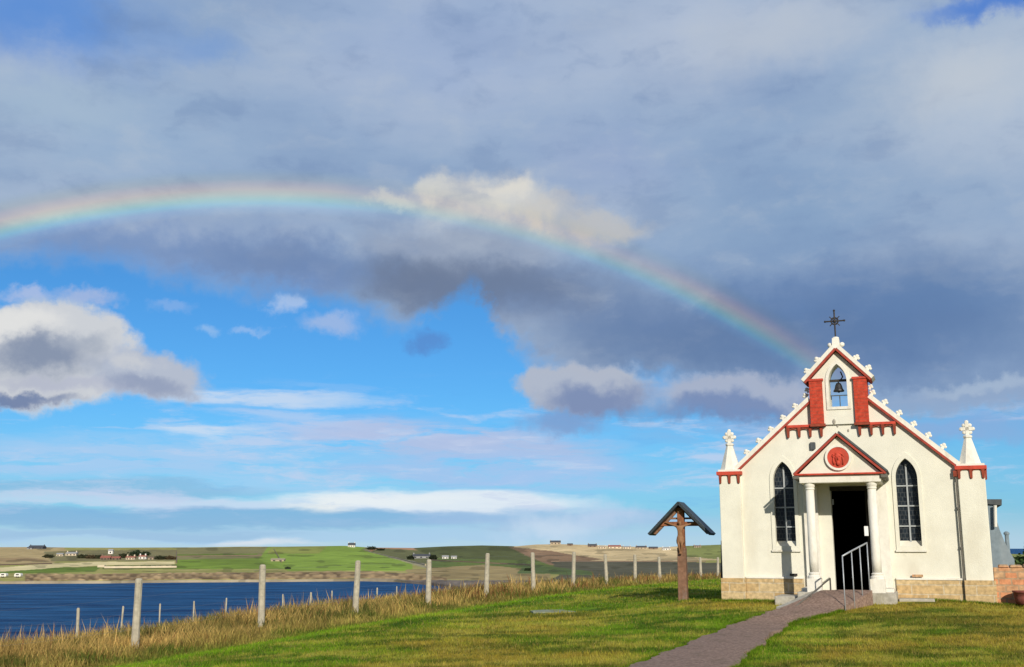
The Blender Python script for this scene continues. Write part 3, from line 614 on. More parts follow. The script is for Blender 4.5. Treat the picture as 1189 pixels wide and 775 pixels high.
# small fittings on the gable wall
MB().box(-.66, -.54, -.06, -.004, 3.20, 3.37).build('wall_ornament', M_grey, ch, bevel=.02)  # small grey relief ornament on the wall, not a light
for dx, dz, r_ in ((-.12, 3.80, .042), (-.055, 3.715, .028), (.16, 3.60, .024)): MB().ball((dx, -.01 if dz < 3.74 else -.07, dz), r_, 2, (.8, .4, 1.4)).build('plaster_moulding', M_conc, ch)
MB().box(1.25, 1.46, -.075, -.045, .52, .57).build('air_vent', M_rubble, ch)
MB().box(-1.22, -1.06, -.075, -.045, .52, .57).build('air_vent', M_iron, ch)
m = MB(); m.tube([(2.235, -.075, -.3), (2.235, -.075, 2.45), (2.235, -.05, 2.6), (2.24, -.02, 2.70)], .019, 8)
for z in (.35, 1.1, 1.9): m.box(2.21, 2.26, -.09, -.004, z, z+.03)
m.build('downpipe', M_pipe, ch); MB().box(2.19, 2.26, -.11, -.01, 2.56, 2.68).build('rainwater_head', M_darkred, ch)
# interior and door
m = MB(); m.plate([(-.75, .05), (.95, .05), (.95, 2.6), (-.75, 2.6)], [], 6.0, 6.05)
m.box(-.78, -.75, .29, 6.0, .05, 2.6); m.box(.95, .98, .29, 6.0, .05, 2.6); m.box(-.78, .98, .29, 6.0, 2.6, 2.63); m.box(-.78, .98, .29, 6.0, .05, .12); m.build('interior', M_dark, ch)
m = MB(); m.box(.40, .45, .29, 1.05, .26, 2.34); m.build('door_leaf', M_door, ch, bevel=.01)
m = MB(); m.box(-.30, .48, -.02, .30, 2.32, 2.405); m.build('door_lintel', M_door, ch)
MB().box(.36, .44, -.03, .02, 1.36, 1.56).build('notice', M_paper, ch)
MB().box(-.27, -.235, .05, .10, 2.02, 2.14).build('door_lamp', M_lead, ch)
# pilasters and porch
for s_ in (-1, 1):
    a, b = sorted((s_*.56, s_*.86)); MB().box(a, b, -.10, -.003, .26, 2.42).build('pilaster', M_trimw, ch, bevel=.008)
po = MB(); po.box(-.80, .80, -1.24, -1.00, 2.42, 2.575); po.box(-.80, -.62, -1.0, -.004, 2.42, 2.575); po.box(.62, .80, -1.0, -.004, 2.42, 2.575); po = po.build('porch', M_trimw, ch, bevel=.01)
MB().box(-.62, .62, -.998, -.006, 2.50, 2.53).build('porch_ceiling', M_wood2, po)
MB().box(-.89, .89, -1.31, -1.03, 2.576, 2.61).build('cornice', M_red, po, bevel=.006)
MB().plate([(-.80, 2.612), (.80, 2.612), (0, 3.36)], [], -1.22, -1.05).build('pediment', M_white, po)
def pbar(p0, p1, lo, hi, y0, y1, name, m_):
    o = bar(p0, p1, lo, hi, y0, y1, name, m_); o.parent = po
for s_ in (-1, 1):
    pbar((s_*.90, 2.585), (0, 3.405), -.020, .022, -1.32, -1.03, 'raking_trim', M_trimred)
    pbar((s_*.90, 2.60), (0, 3.42), .023, .065, -1.30, -.004, 'porch_roof', M_grey if s_ > 0 else M_trimw)
    pbar((s_*.90, 2.585), (0, 3.405), -.02, .02, -1.028, -.004, 'roof_board', M_trimw)
    MB().box(*sorted((s_*.80, s_*.92)), -1.29, -.02, 2.50, 2.574).build('gutter', M_pipe, po, bevel=.01)
    # pillars
    c = (s_*.61, -1.11, 0)
    pl = MB(); pl.lathe([(.088, .62), (.092, .9), (.084, 2.28)], 20, c); pl = pl.build('pillar', M_trimw, po, True)
    MB().lathe([(.086, 2.28), (.098, 2.30), (.09, 2.325), (.108, 2.37), (.112, 2.419)], 20, c).build('capital', M_trimw, pl)
    cb = MB(); cb.box(c[0]-.14, c[0]+.14, -1.25, -.97, .20, .50); cb.lathe([(.135, .50), (.135, .54), (.105, .57), (.115, .60), (.09, .625)], 20, c); cb.build('pillar_base', M_trimw, pl)
    MB().box(*sorted((s_*.66, s_*.90)), -.93, -.10, .20, .30).build('side_kerb', M_trimw, po, bevel=.01)
def disc(r0, r1, z, y0, y1, name, m_, par, n=32):
    o = [(r0*math.cos(2*math.pi*k/n), z+r0*math.sin(2*math.pi*k/n)) for k in range(n)]
    h = [[(r1*math.cos(2*math.pi*k/n), z+r1*math.sin(2*math.pi*k/n)) for k in range(n)]] if r1 else []
    return MB().plate(o, h, y0, y1).build(name, m_, par)
rd = disc(.215, 0, 2.925, -1.265, -1.223, 'roundel', M_red, po)
disc(.262, .216, 2.925, -1.275, -1.223, 'roundel_rim', M_trimw, po)
m = MB(); m.ball((0, -1.268, 2.92), .10, 3, (.72, .35, 1.15)); m.ball((0, -1.305, 2.905), .022, 2, (.7, 1, 1.6)); m.ball((0, -1.285, 2.81), .055, 2, (.8, .5, 1)); m.ball((-.032, -1.30, 2.945), .014, 1); m.ball((.032, -1.30, 2.945), .014, 1)
m.tube([(.105*math.cos(q), -1.275+.006*math.sin(q*9), 2.965+.045*math.sin(q)+.008*math.sin(q*7)) for q in np.linspace(0, 2*math.pi, 40)], .016, 6)
m.tube([(-.08, -1.27, 2.96), (-.10, -1.27, 2.86), (-.085, -1.265, 2.78)], .02, 6); m.tube([(.08, -1.27, 2.96), (.10, -1.27, 2.86), (.085, -1.265, 2.78)], .02, 6)
m.build('relief_head', M_red, rd, True)
# platform under the porch
MB().box(-.95, .95, -1.27, .0, -.4, .235).build('platform', M_conc, ch, bevel=.015)
MB().box(-1.42, -.97, -1.15, -.07, -.4, .14).build('side_step', M_conc, ch, bevel=.02)
MB().box(.97, 1.65, -.55, -.07, -.4, .10).build('side_step', M_conc, ch, bevel=.02)
# corrugated hut behind the front, and its right-hand side bay
def corr(r, c0, y0, y1, a0=0, a1=180, nseg=220, amp=.018, waves=44, th=.03, cx=0.0):
    m = MB(); A = np.linspace(R(a0), R(a1), nseg); n2 = 14
    o = []
    for q in A:
        rr_ = r+amp*math.sin(q*waves*2); o.append((cx+rr_*math.cos(q), c0+rr_*math.sin(q)))
    rows_ = [[m.bm.verts.new((x, y, z)) for x, z in o] for y in (y0, y1)]
    for k in range(nseg-1): m.bm.faces.new((rows_[0][k], rows_[0][k+1], rows_[1][k+1], rows_[1][k]))
    b0 = m.bm.faces.new(rows_[1]); return m
corr(2.62, .1, .285, 17.0).build('hut_roof', M_hut, ch)
# curved bay projecting from the right side of the hut, dark cap on top
def cfac(px, py, y):
    r = Vector(ray(px, py)); o = Vector((CO[0], CO[1], CZ)); n = Vector((CIN[0], CIN[1], 0)); P0 = o+n*y; t_ = (P0.dot(n))/r.dot(n); q = r*t_-o
    return (q.x*CU[0]+q.y*CU[1], q.z)
yb = 1.6
bay = [cfac(*p, yb) for p in [(1130, 697), (1130, 583), (1152, 584), (1154, 592), (1157, 604), (1161, 616), (1166, 628), (1172, 640), (1178, 650), (1179, 697)]]
MB().plate(bay, [], yb, 7.5).build('side_bay', M_hut, ch)
cap = [cfac(*p, yb) for p in [(1130, 580), (1163, 580), (1163, 587), (1130, 584)]]
MB().plate(cap, [], yb-.06, 7.6).build('bay_cap', M_grey, ch)
b0 = cfac(1170.5, 640, yb+.2); b1 = cfac(1172, 621, yb+.2)
m = MB(); m.tube([(b0[0], yb+.2, b0[1]-.2), (b0[0], yb+.2, b1[1])], .045, 8); m.lathe([(.06, 0), (.06, .04), (.02, .07)], 8, (b0[0], yb+.2, b1[1])); m.build('flue', M_hut, ch)
br_ = [cfac(*p, yb-.1) for p in [(1155.5, 587), (1156, 612)]]
MB().tube([(br_[0][0], yb-.1, br_[0][1]), (br_[1][0], yb-.1, br_[1][1])], .035, 8).build('down_pipe', M_trimw, ch)
lb = [cfac(*p, .6) for p in [(837, 628), (845, 628), (845, 676), (837, 676)]]
MB().plate(lb, [], .6, .9).build('side_hatch', M_iron, ch)

# ------------------------------------------------------------------ railings
def on_ramp(t, f_): return cat(PL, t).lerp(cat(PR, t), f_)
rl = tag(empty('handrail', PR[7]), 'short pale metal railing of four uprights on the right edge of the ramp', 'handrail')
tops = [at(978, 646, 21.15), at(988.5, 640, 21.38), at(998, 635, 21.60), at(1006.5, 630.5, 21.80)]
base_z = [-1.22, -1.10, -1.0, -.90]
def rel(root, pts):
    o = root.location; return [(p[0]-o[0], p[1]-o[1], p[2]-o[2]) for p in pts]
bpy.context.view_layer.update()
for tp, bz in zip(tops, base_z):
    MB().tube(rel(rl, [(tp.x, tp.y, bz-.1), tuple(tp)]), .011, 8).build('upright', M_rail, rl, True)
MB().tube(rel(rl, [tuple(t_) for t_ in tops]), .016, 8).build('rail', M_rail, rl, True)
l0, l1 = at(918, 709, 21.15), at(964, 672, 22.3)
ll = tag(empty('handrail', (l0.x, l0.y, l0.z)), 'low dark railing running down to the grass on the left edge of the ramp', 'handrail')
MB().tube(rel(ll, [tuple(l0), tuple(l1)]), .014, 8).build('rail', M_pipe, ll, True)
mid = l0.lerp(l1, .5)
MB().tube(rel(ll, [(l1.x, l1.y, l1.z), (l1.x, l1.y, -.95)]), .012, 8).build('upright', M_pipe, ll)
MB().tube(rel(ll, [(mid.x, mid.y, mid.z), (mid.x, mid.y, -1.2)]), .010, 8).build('upright', M_pipe, ll)
ka, kb_ = cat(PL, 7.1), cat(PL, 8.85)
kb = MB()
pts = [cat(PL, q) for q in np.linspace(6.9, 8.8, 8)]
for p0, p1 in zip(pts, pts[1:]):
    for (q0, q1) in ((p0, p1),):
        n = Vector((-(q1-q0).y, (q1-q0).x, 0)).normalized()*.14
        a = [q0, q1, q1+n, q0+n]; hi = [kb.bm.verts.new(v+Vector((0, 0, .03))) for v in a]; lo = [kb.bm.verts.new(v-Vector((0, 0, .5))) for v in a]
        kb.bm.faces.new(hi); kb.bm.faces.new(lo[::-1])
        for i in range(4): kb.bm.faces.new((hi[i], hi[(i+1) % 4], lo[(i+1) % 4], lo[i]))
tag(kb.build('kerb', M_conc), kind='structure')

# ------------------------------------------------------------------ low stone wall at the chapel's right side, tub and bush
wl = tag(empty('stone_wall', (CO[0]+CU[0]*2.9, CO[1]+CU[1]*2.9, CZ), -TH), 'low orange brown rubble wall running off from the right corner of the chapel', 'wall')
m = MB(); m.box(-.10, 5.2, -.02, .28, -.4, .72); wob = m.build('masonry', M_rubble, wl, bevel=.02)
m = MB()
x = 0
while x < 5.1:
    w = random.uniform(.16, .30); m.box(x, x+w*.94, -.05, .31, .722, .722+random.uniform(.05, .10), .86); x += w
m.build('coping_stone', M_rubble, wl, bevel=.015)
tb = tag(empty('planter', (CO[0]+CU[0]*3.28-CIN[0]*.3, CO[1]+CU[1]*3.28-CIN[1]*.3, CZ+.02), -TH), 'dark red tub standing on the grass against the low stone wall', 'planter')
MB().lathe([(.13, 0), (.155, .12), (.17, .22), (.19, .225), (.19, .26), (.16, .26), (.15, .20)], 18).build('pot', M_terra, tb, True)
MB().lathe([(.15, .205), (.02, .23)], 16).build('soil', M_dark, tb)

M_leaf = tintmat('leaves', 3, .35, .8, .25, .2)
def leaves(name, c, r, n, size, col_, parent=None, flat=1.0, seed=0):
    g = np.random.default_rng(seed); d = g.normal(size=(n, 3)); d /= np.linalg.norm(d, axis=1)[:, None]
    lob = 1+.28*np.sin(d[:, 0]*5+seed)*np.cos(d[:, 1]*4+1)+.18*np.sin(d[:, 2]*8+seed*2)
    p = d*(g.uniform(.35, 1, n)**.5*lob)[:, None]*np.array(r)*np.array([1, 1, flat])+np.array(c)
    a = g.normal(size=(n, 3)); a /= np.linalg.norm(a, axis=1)[:, None]; b = np.cross(a, g.normal(size=(n, 3))); b /= np.linalg.norm(b, axis=1)[:, None]
    s_ = (size*g.uniform(.6, 1.4, n))[:, None]
    v = np.stack([p-a*s_, p+b*s_*.55, p+a*s_, p-b*s_*.55], 1).reshape(-1, 3)
    cc = np.repeat(np.array(col_)[None]*g.uniform(.55, 1.45, n)[:, None], 4, 0)
    return raw_mesh(name, v, np.arange(4*n).reshape(-1, 4), M_leaf, cc, False, parent)
bw = Vector((CO[0]+CU[0]*4.1+CIN[0]*3.5, CO[1]+CU[1]*4.1+CIN[1]*3.5, CZ))
bs = tag(empty('bush', bw), 'dark green bush showing over the low stone wall', 'bush')
leaves('foliage', (0, 0, .62), (.8, .7, .62), 3500, .05, (.06, .10, .03), bs, seed=3)
m = MB()
for q in range(5): m.tube([(0, 0, -.2), (.3*math.cos(q*1.3), .3*math.sin(q*1.3), .6)], [.03, .012], 6)
m.build('stem', M_wood2, bs)

# ------------------------------------------------------------------ wayside crucifix
wx = tag(empty('wayside_cross', (3.96, 25.6, -1.17), -TH), 'tall brown wooden crucifix under a small dark pitched roof standing on the lawn', 'wayside cross')
h = 1.28; wx.scale = (.914, .914, .914)
MB().box(-.115, .115, -.09, .11, -.1, h+.02, .92).build('lower_post', M_wood2, wx, bevel=.012)
MB().box(-.085, .085, -.075, .085, h+.02, h+1.02).build('upper_post', M_wood, wx, bevel=.01)
MB().box(-.60, .42+.06, -.05, .05, h+.56, h+.67).build('cross_beam', M_wood, wx, bevel=.008)
for s_ in (-1, 1):
    p0, p1 = Vector((s_*.80, h+.36)), Vector((0, h+1.16)); d = (p1-p0).normalized(); n = Vector((-d.y, d.x)); n = n if n.y > 0 else -n
    MB().plate([tuple(p0-n*.05), tuple(p1-n*.05), tuple(p1+n*.02), tuple(p0+n*.02)], [], -.30, .38).build('roof', M_slate, wx, bevel=.005)
    MB().plate([tuple(p0+d*.10-n*.11), tuple(p1-n*.11-d*.05), tuple(p1-n*.052), tuple(p0+d*.06-n*.052)], [], -.02, .04).build('rafter', M_wood2, wx)
MB().box(-.40, .40, .0, .05, h+.73, h+.78).build('tie_beam', M_wood2, wx)
MB().box(-.05, .05, -.115, -.078, h+.62+.28, h+.62+.34).build('title_board', M_carve, wx)
def skin_figure(name, verts, edges, rad, m_, parent, root=0, sub=2):
    me = bpy.data.meshes.new(name); me.from_pydata(verts, edges, []); me.materials.append(m_)
    o = bpy.data.objects.new(name, me); C.objects.link(o); o.parent = parent
    sk_ = o.modifiers.new('skin', 'SKIN'); sk_.use_smooth_shade = True; sb = o.modifiers.new('sub', 'SUBSURF'); sb.levels = sub; sb.render_levels = sub
    for i, r_ in enumerate(rad): me.skin_vertices[0].data[i].radius = (r_, r_) if not isinstance(r_, tuple) else r_; me.skin_vertices[0].data[i].use_root = (i == root)
    return o
y = -.14; z0 = h
V = [(0, y, z0+.30), (0, y-.02, z0+.40), (0, y-.02, z0+.50), (0, y-.01, z0+.57), (.005, y-.03, z0+.62), (.01, y-.045, z0+.69),
     (-.10, y, z0+.56), (-.22, y+.02, z0+.60), (-.36, y+.05, z0+.645), (.10, y, z0+.56), (.22, y+.02, z0+.60), (.36, y+.05, z0+.645),
     (-.045, y, z0+.25), (-.04, y-.06, z0+.10), (-.015, y+.0, z0-.10), (.045, y, z0+.25), (.045, y-.06, z0+.10), (.015, y+.0, z0-.10),
     (-.015, y-.05, z0-.14), (.02, y-.05, z0-.14), (-.41, y+.06, z0+.655), (.41, y+.06, z0+.655)]
Ed = [(0, 1), (1, 2), (2, 3), (3, 4), (4, 5), (2, 6), (6, 7), (7, 8), (2, 9), (9, 10), (10, 11), (0, 12), (12, 13), (13, 14), (0, 15), (15, 16), (16, 17), (14, 18), (17, 19), (8, 20), (11, 21)]
Rd = [(.065, .05), (.055, .04), (.08, .05), (.03, .03), (.045, .05), (.04, .045), .034, .024, .018, .034, .024, .018, .045, .036, .022, .045, .036, .022, .02, .02, .016, .016]
fg = skin_figure('carved_figure', V, Ed, Rd, M_carve, wx)
m = MB(); m.lathe([(.10, .12), (.105, .20), (.085, .29), (.08, .30)], 14, (0, y-.005, z0), 1, .72); m.build('loincloth', M_carve, wx, True)

# ------------------------------------------------------------------ fences
fe = tag(empty('fence', (FP0[0], FP0[1], FZ[0])), 'row of pale weathered posts with thin wires along the edge of the lawn', 'fence')
def post_mesh(hh, r, seed):
    rg = random.Random(seed); m = MB(); lx, ly = rg.uniform(-.035, .035), rg.uniform(-.03, .03)
    prof = [(r*1.06, -.3), (r*rg.uniform(.98, 1.1), hh*.3), (r*rg.uniform(.92, 1.04), hh*.7), (r*.95, hh-.03), (r*.6, hh)]
    m.lathe(prof, 10)
    for v in m.bm.verts: v.co.x += lx*v.co.z; v.co.y += ly*v.co.z; v.co.x += rg.uniform(-.004, .004)
    return m
PH = [1.25, 1.33, 1.27, 1.21, 1.29, 1.27, 1.26, 1.18, 1.16, 1.08, 1.15, 1.1, 1.15]
tops_ = []
for i in range(-1, 16):
    p = FP0+FD*i; z = tz(*p); hh = PH[i] if 0 <= i < len(PH) else 1.2
    o = post_mesh(hh, .069, i+50).build('post', M_post, fe); o.location = (p[0]-FP0[0], p[1]-FP0[1], z-FZ[0]); tops_.append((p[0]-FP0[0], p[1]-FP0[1], z-FZ[0], hh))
for k, fr2 in enumerate((.30, .52, .74, .93)):
    m = MB(); pts = []
    for a, b in zip(tops_, tops_[1:]):
        for q in (0, .5): pts.append((a[0]+(b[0]-a[0])*q+.07, a[1]+(b[1]-a[1])*q, a[2]+a[3]*fr2+(b[2]+b[3]*fr2-a[2]-a[3]*fr2)*q-(.02 if q else 0)))
    m.tube(pts, .0014, 4); m.build('wire', M_wire, fe)
f2 = tag(empty('fence', (-9.5, 23.0, -2.2)), 'lower second fence of thin grey stakes down the bank above the water', 'fence')
stakes = [(1, 716, 25.5, .040), (93, 706, 26, .075), (142, 704, 27.2, .045), (187, 701, 28.6, .04), (226, 698, 30, .045), (263, 694.5, 31.5, .04), (330, 690, 34.5, .045), (361, 688, 36.5, .06), (386, 686, 38, .045), (438, 682.5, 41.5, .06), (461, 681, 44, .045), (500, 679, 48, .045), (523, 678, 51, .045), (541, 677, 54, .05), (580, 676, 60, .05)]
wp = []
for i, (px, py, Y, r) in enumerate(stakes):
    tp = at(px, py, Y); g = tz(tp.x, tp.y); o = post_mesh(max(tp.z-g, .3), r*.52, i+200).build('stake', M_post, f2); o.location = (tp.x+9.5, tp.y-23.0, g+2.2); wp.append((tp.x+9.5, tp.y-23.0, tp.z+2.2-.08))

# flat slab set in the lawn
sl = at(657, 709, 25.2)
m = MB()
prof = [(-.75, -.35), (-.2, -.48), (.45, -.42), (.78, -.1), (.7, .35), (.1, .5), (-.5, .42), (-.82, .05)]
m.bm.faces.new([m.bm.verts.new((a, b, 0)) for a, b in prof]); rr2 = bmesh.ops.extrude_face_region(m.bm, geom=m.bm.faces[:]); bmesh.ops.translate(m.bm, vec=(0, 0, .05), verts=[v for v in rr2['geom'] if isinstance(v, bmesh.types.BMVert)])
sb_ = m.build('stone_slab', mat('pale_slab', (.26, .28, .20), .9, .3, 5, .4, 20, .2, dirt=(.12, .18, .05), dscale=3), bevel=.01); tag(sb_, 'flat pale grey slab sunk in the lawn between the fence and the crucifix', 'slab')
sb_.location = (sl.x, sl.y, tz(sl.x, sl.y)-.045)

# ------------------------------------------------------------------ far houses, walls and trees
FM = {k: mat('far_'+k, v, .85, .1, .4) for k, v in dict(white=(.75, .72, .66), cream=(.62, .52, .38), tan=(.42, .34, .24), slate=(.07, .075, .085), redroof=(.30, .11, .08), grey=(.30, .30, .30), brown=(.20, .14, .10), dark=(.03, .03, .035)).items()}
def house(px, py, wpx, hpx, rpx, wall, roof, label, cat_='house', wins=3, turn=0.0, chim=True, name='house', group='houses across the water'):
    p = far_at(px, py); k = p.y/1275.0; w, h_, r_ = wpx*k, hpx*k, rpx*k; d = min(w*.6, 12)
    o = tag(empty(name, (p.x, p.y, p.z-.3), turn), label, cat_, group)
    MB().box(-w/2, w/2, 0, d, -3.5, h_+.3).build('wall', FM[wall], o)
    ro = MB(); e = .35; hw = w/2+e
    chim = chim and wpx > 7.5
    if r_ > 0.05:
        vs1 = [(-hw, -e, h_+.25), (hw, -e, h_+.25), (hw, d/2, h_+.3+r_), (-hw, d/2, h_+.3+r_), (-hw, d+e, h_+.25), (hw, d+e, h_+.25)]
        vb = [ro.bm.verts.new(v) for v in vs1]; ro.bm.faces.new((vb[0], vb[1], vb[2], vb[3])); ro.bm.faces.new((vb[3], vb[2], vb[5], vb[4])); ro.bm.faces.new((vb[0], vb[3], vb[4])); ro.bm.faces.new((vb[1], vb[5], vb[2])); ro.bm.faces.new((vb[0], vb[4], vb[5], vb[1]))
        ro = ro.build('roof', FM[roof], o)
        if chim:
            for s_ in (-1, 1): MB().box(s_*(w/2-.6)-.4, s_*(w/2-.6)+.4, d/2-.4, d/2+.4, h_+r_-.5, h_+r_+1.3).build('chimney', FM[wall], ro)
    for i in range(wins):
        x_ = (i+.5)/wins*w-w/2; ww = min(w/wins*.22, .7); MB().box(x_-ww, x_+ww, -.03, .05, h_*.35, h_*.75+.2).build('window', FM['dark'], o)
    return o
house(41, 637.5, 17, 1.8, 2.2, 'slate', 'slate', 'long dark roofed farmhouse on the skyline above the pale field at far left')
house(34, 638, 6, 1.5, 1.0, 'grey', 'slate', 'small dark outbuilding at the left end of the skyline farmhouse', 'outbuilding', 1, 0, False, 'outbuilding')
house(69, 646, 7, 2.2, 1.4, 'cream', 'grey', 'small cream cottage left of the pale green one, below the brown field', wins=2)
house(82, 645.5, 12, 2.4, 1.8, 'cream', 'grey', 'wider cream house with grey roof beside a dark hedge')
house(128, 643.5, 5, 3.6, 2.0, 'white', 'grey', 'narrow white house standing tallest behind the red roofed farm', wins=1)
house(122, 650, 11, 2.0, 2.4, 'brown', 'redroof', 'red roofed farm building at the left end of the straw field')
house(134, 650, 9, 1.8, 1.8, 'brown', 'redroof', 'smaller red roofed barn right of the tall white house', 'barn', 2, 0, False, 'barn')
house(151, 650, 10, 2.4, 1.6, 'cream', 'redroof', 'pinkish farmhouse with red roof in the middle of the farm row')
house(165, 649.5, 8, 3.0, 1.6, 'white', 'redroof', 'white gabled house under dark trees at the right of the farm row', wins=2)
house(175, 650, 6, 2.0, 1.2, 'tan', 'brown', 'low brown shed at the right end of the farm row', 'shed', 1, 0, False, 'shed')
house(117, 659, 8, 2.6, .0, 'cream', 'cream', 'pale flat roofed block by the end of the straw coloured wall', 'building', 0, 0, False, 'farm_building')
house(322, 652, 15, 2.0, 1.2, 'tan', 'tan', 'ruined tan byre in the middle of the green hillside', 'byre', 2, 0, False, 'byre')
house(408, 635.5, 8, 2.2, 2.8, 'white', 'slate', 'white house with dark roof alone on top of the bright green hill')
house(489, 648.5, 20, 2.6, 2.2, 'grey', 'slate', 'long grey farmhouse behind the fourth fence post, ringed by dark trees')
house(517, 649, 7, 2.2, 1.6, 'white', 'grey', 'small white cottage left of its twin on the dark hillside', wins=2)
house(527, 649, 6, 2.0, 1.4, 'white', 'grey', 'smaller white cottage right of its twin on the dark hillside', wins=2)
house(645, 632.5, 12, 2.4, 2.2, 'tan', 'slate', 'large dark roofed house highest on the straw coloured hill')
house(662, 634, 6, 1.6, 1.2, 'brown', 'slate', 'little brown shed just right of the highest hill house', 'shed', 1, 0, False, 'shed')
house(688, 635.5, 10, 1.8, 1.8, 'brown', 'slate', 'dark brown steading in the left part of the hilltop village', 'steading', 2)
house(699, 637, 9, 1.6, 1.2, 'cream', 'tan', 'cream house with tan roof left of the long village row')
house(714, 637, 14, 2.0, 1.8, 'cream', 'redroof', 'broad cream house with reddish roof in the hilltop village')
house(728, 637.5, 9, 2.0, 1.2, 'cream', 'grey', 'cream house with grey roof in the middle of the hilltop village')
house(745, 637.5, 12, 1.6, 1.8, 'tan', 'slate', 'tan house with dark roof right of the middle of the hilltop village')
house(759, 638, 10, 1.6, 1.4, 'brown', 'slate', 'low dark barn behind the ninth fence post', 'barn', 1, 0, False, 'barn')
house(774, 639, 9, 2.0, 1.2, 'white', 'grey', 'white cottage at the right end of the hilltop village, left of the crucifix')
house(810, 636, 8, 1.4, 1.2, 'tan', 'brown', 'small brown house on the green slope right of the crucifix')
for px, py, lb_ in ((3, 671, 'white caravan at the left edge of the shore'), (20, 671, 'white caravan on the shore, right of the other one')):
    p = far_at(px, py); o = tag(empty('caravan', p), lb_, 'caravan', 'caravans on the shore')
    m = MB(); m.plate([(-1.0, .3), (.9, .3), (1.0, .7), (.8, 1.25), (-.8, 1.3), (-1.05, .8)], [], 0, 1.6); m.build('body', FM['white'], o, bevel=.06)
    MB().box(-.5, .4, -.02, .02, .7, 1.05).build('window', FM['dark'], o)
    for x_ in (-.25, .25): MB().tube([(x_, -.03, .2), (x_, .12, .2)], .2, 10).build('wheel', FM['dark'], o)
# straw coloured dry-stone dyke on the left shore fields, and tree clumps
def clump(px, py, wpx, hpx, c, label, seed, name='tree', cat_='tree'):
    p = far_at(px, py); k = p.y/1275.0; o = tag(empty(name, (p.x, p.y, p.z-.3)), label, cat_, 'trees across the water')
    leaves('crown', (0, 0, hpx*k*.55), (wpx*k/2, wpx*k/3, hpx*k*.55), 900, .09*hpx*k+.25, c, o, seed=seed)
    m = MB(); m.tube([(0, 0, -1), (0, 0, hpx*k*.5)], [.4, .2], 6)
    for q in range(3): m.tube([(0, 0, hpx*k*.3), (wpx*k*.2*math.cos(q*2.1), wpx*k*.1*math.sin(q*2.1), hpx*k*.7)], [.2, .08], 5)
    m.build('trunk', M_wood2, o)
DT = (.055, .060, .030)
for i, a in enumerate([(56, 648, 12, 4, DT, 'low dark tree left of the small cream cottage'), (95, 648.5, 12, 4.5, DT, 'dark rounded tree right of the wider cream house'), (105, 649, 12, 4, (.09, .065, .035), 'brownish tree in the hedge left of the red roofed farm'),
        (114, 649, 9, 4, DT, 'dark tree touching the left end of the red roofed farm'), (143, 648, 9, 5, DT, 'dark tree between the barn and the pinkish farmhouse'), (158, 646, 15, 6, (.04, .06, .03), 'broad dark tree standing behind the farm row'), (169, 645.5, 10, 4.5, (.04, .06, .03), 'dark tree above the white gabled house'),
        (186, 650, 14, 4.5, DT, 'dark tree right of the low brown shed'), (198, 650, 12, 4, (.10, .07, .035), 'brown tree at the right end of the straw field'), (431, 638.5, 12, 3.4, (.03, .04, .02), 'dark wind-shorn tree at the top of the pale track'), (442, 639.5, 10, 2.6, (.03, .04, .02), 'low dark tree right of the track top'),
        (477, 650, 8, 4.5, (.03, .04, .02), 'dark tree at the left end of the grey farmhouse'), (503, 650, 9, 5, (.03, .04, .02), 'dark tree at the right end of the grey farmhouse'), (613, 663, 7, 3.4, (.03, .045, .02), 'lone dark bush in the green field below the brown slope'), (334, 661, 6, 2.6, (.03, .045, .02), 'lone dark bush at the foot of the bright green hill')]):
    clump(*a, seed=i+20)
# pale dry-stone dyke along the shore field
def dyke(pts, hgt, label, m_):
    P = [far_at(*q) for q in pts]; o = P[0].copy(); mm = MB()
    for a, b in zip(P, P[1:]):
        n = Vector((-(b-a).y, (b-a).x, 0)).normalized()*.4
        lo = [mm.bm.verts.new(v-o+Vector((0, 0, -.6))) for v in (a-n, b-n, b+n, a+n)]; hi = [mm.bm.verts.new(v-o+Vector((0, 0, hgt+random.uniform(-.1, .1)))) for v in (a-n*.6, b-n*.6, b+n*.6, a+n*.6)]
        mm.bm.faces.new(hi)
        for i in range(4): mm.bm.faces.new((lo[i], lo[(i+1) % 4], hi[(i+1) % 4], hi[i]))
    ob_ = mm.build('stone_dyke', m_); ob_.location = o; tag(ob_, label, 'wall')
dyke([(121+i*6, 660-.05*i) for i in range(15)], .8, 'long pale dry stone wall below the farm row on the shore', FM['cream'])
GD = FM['brown']
dyke([(205, 640+i*1.1) for i in range(14)], .6, 'thin brown field wall running down from the skyline right of the farm row', GD)
dyke([(205+i*9, 646.5-.1*i) for i in range(12)], .6, 'thin brown field wall across the slope left of the ruined byre', GD)
dyke([(318+i*.8, 638+i*1.4) for i in range(12)], .6, 'thin brown field wall climbing past the ruined byre', GD)
dyke([(500+i*9, 651+.45*i) for i in range(14)], .6, 'thin brown field wall along the foot of the dark hillside', GD)
dyke([(640+i*10, 652.5) for i in range(19)], .6, 'long brown field wall below the straw coloured hill', GD)
dyke([(i*10-60, 658.5-.28*i) for i in range(13)], .6, 'thin brown field wall above the pale strip at far left', GD)
dyke([(428+i*6, 641+i*1.45) for i in range(12)], .7, 'pale wall slanting down beside the track on the green hill', FM['tan'])

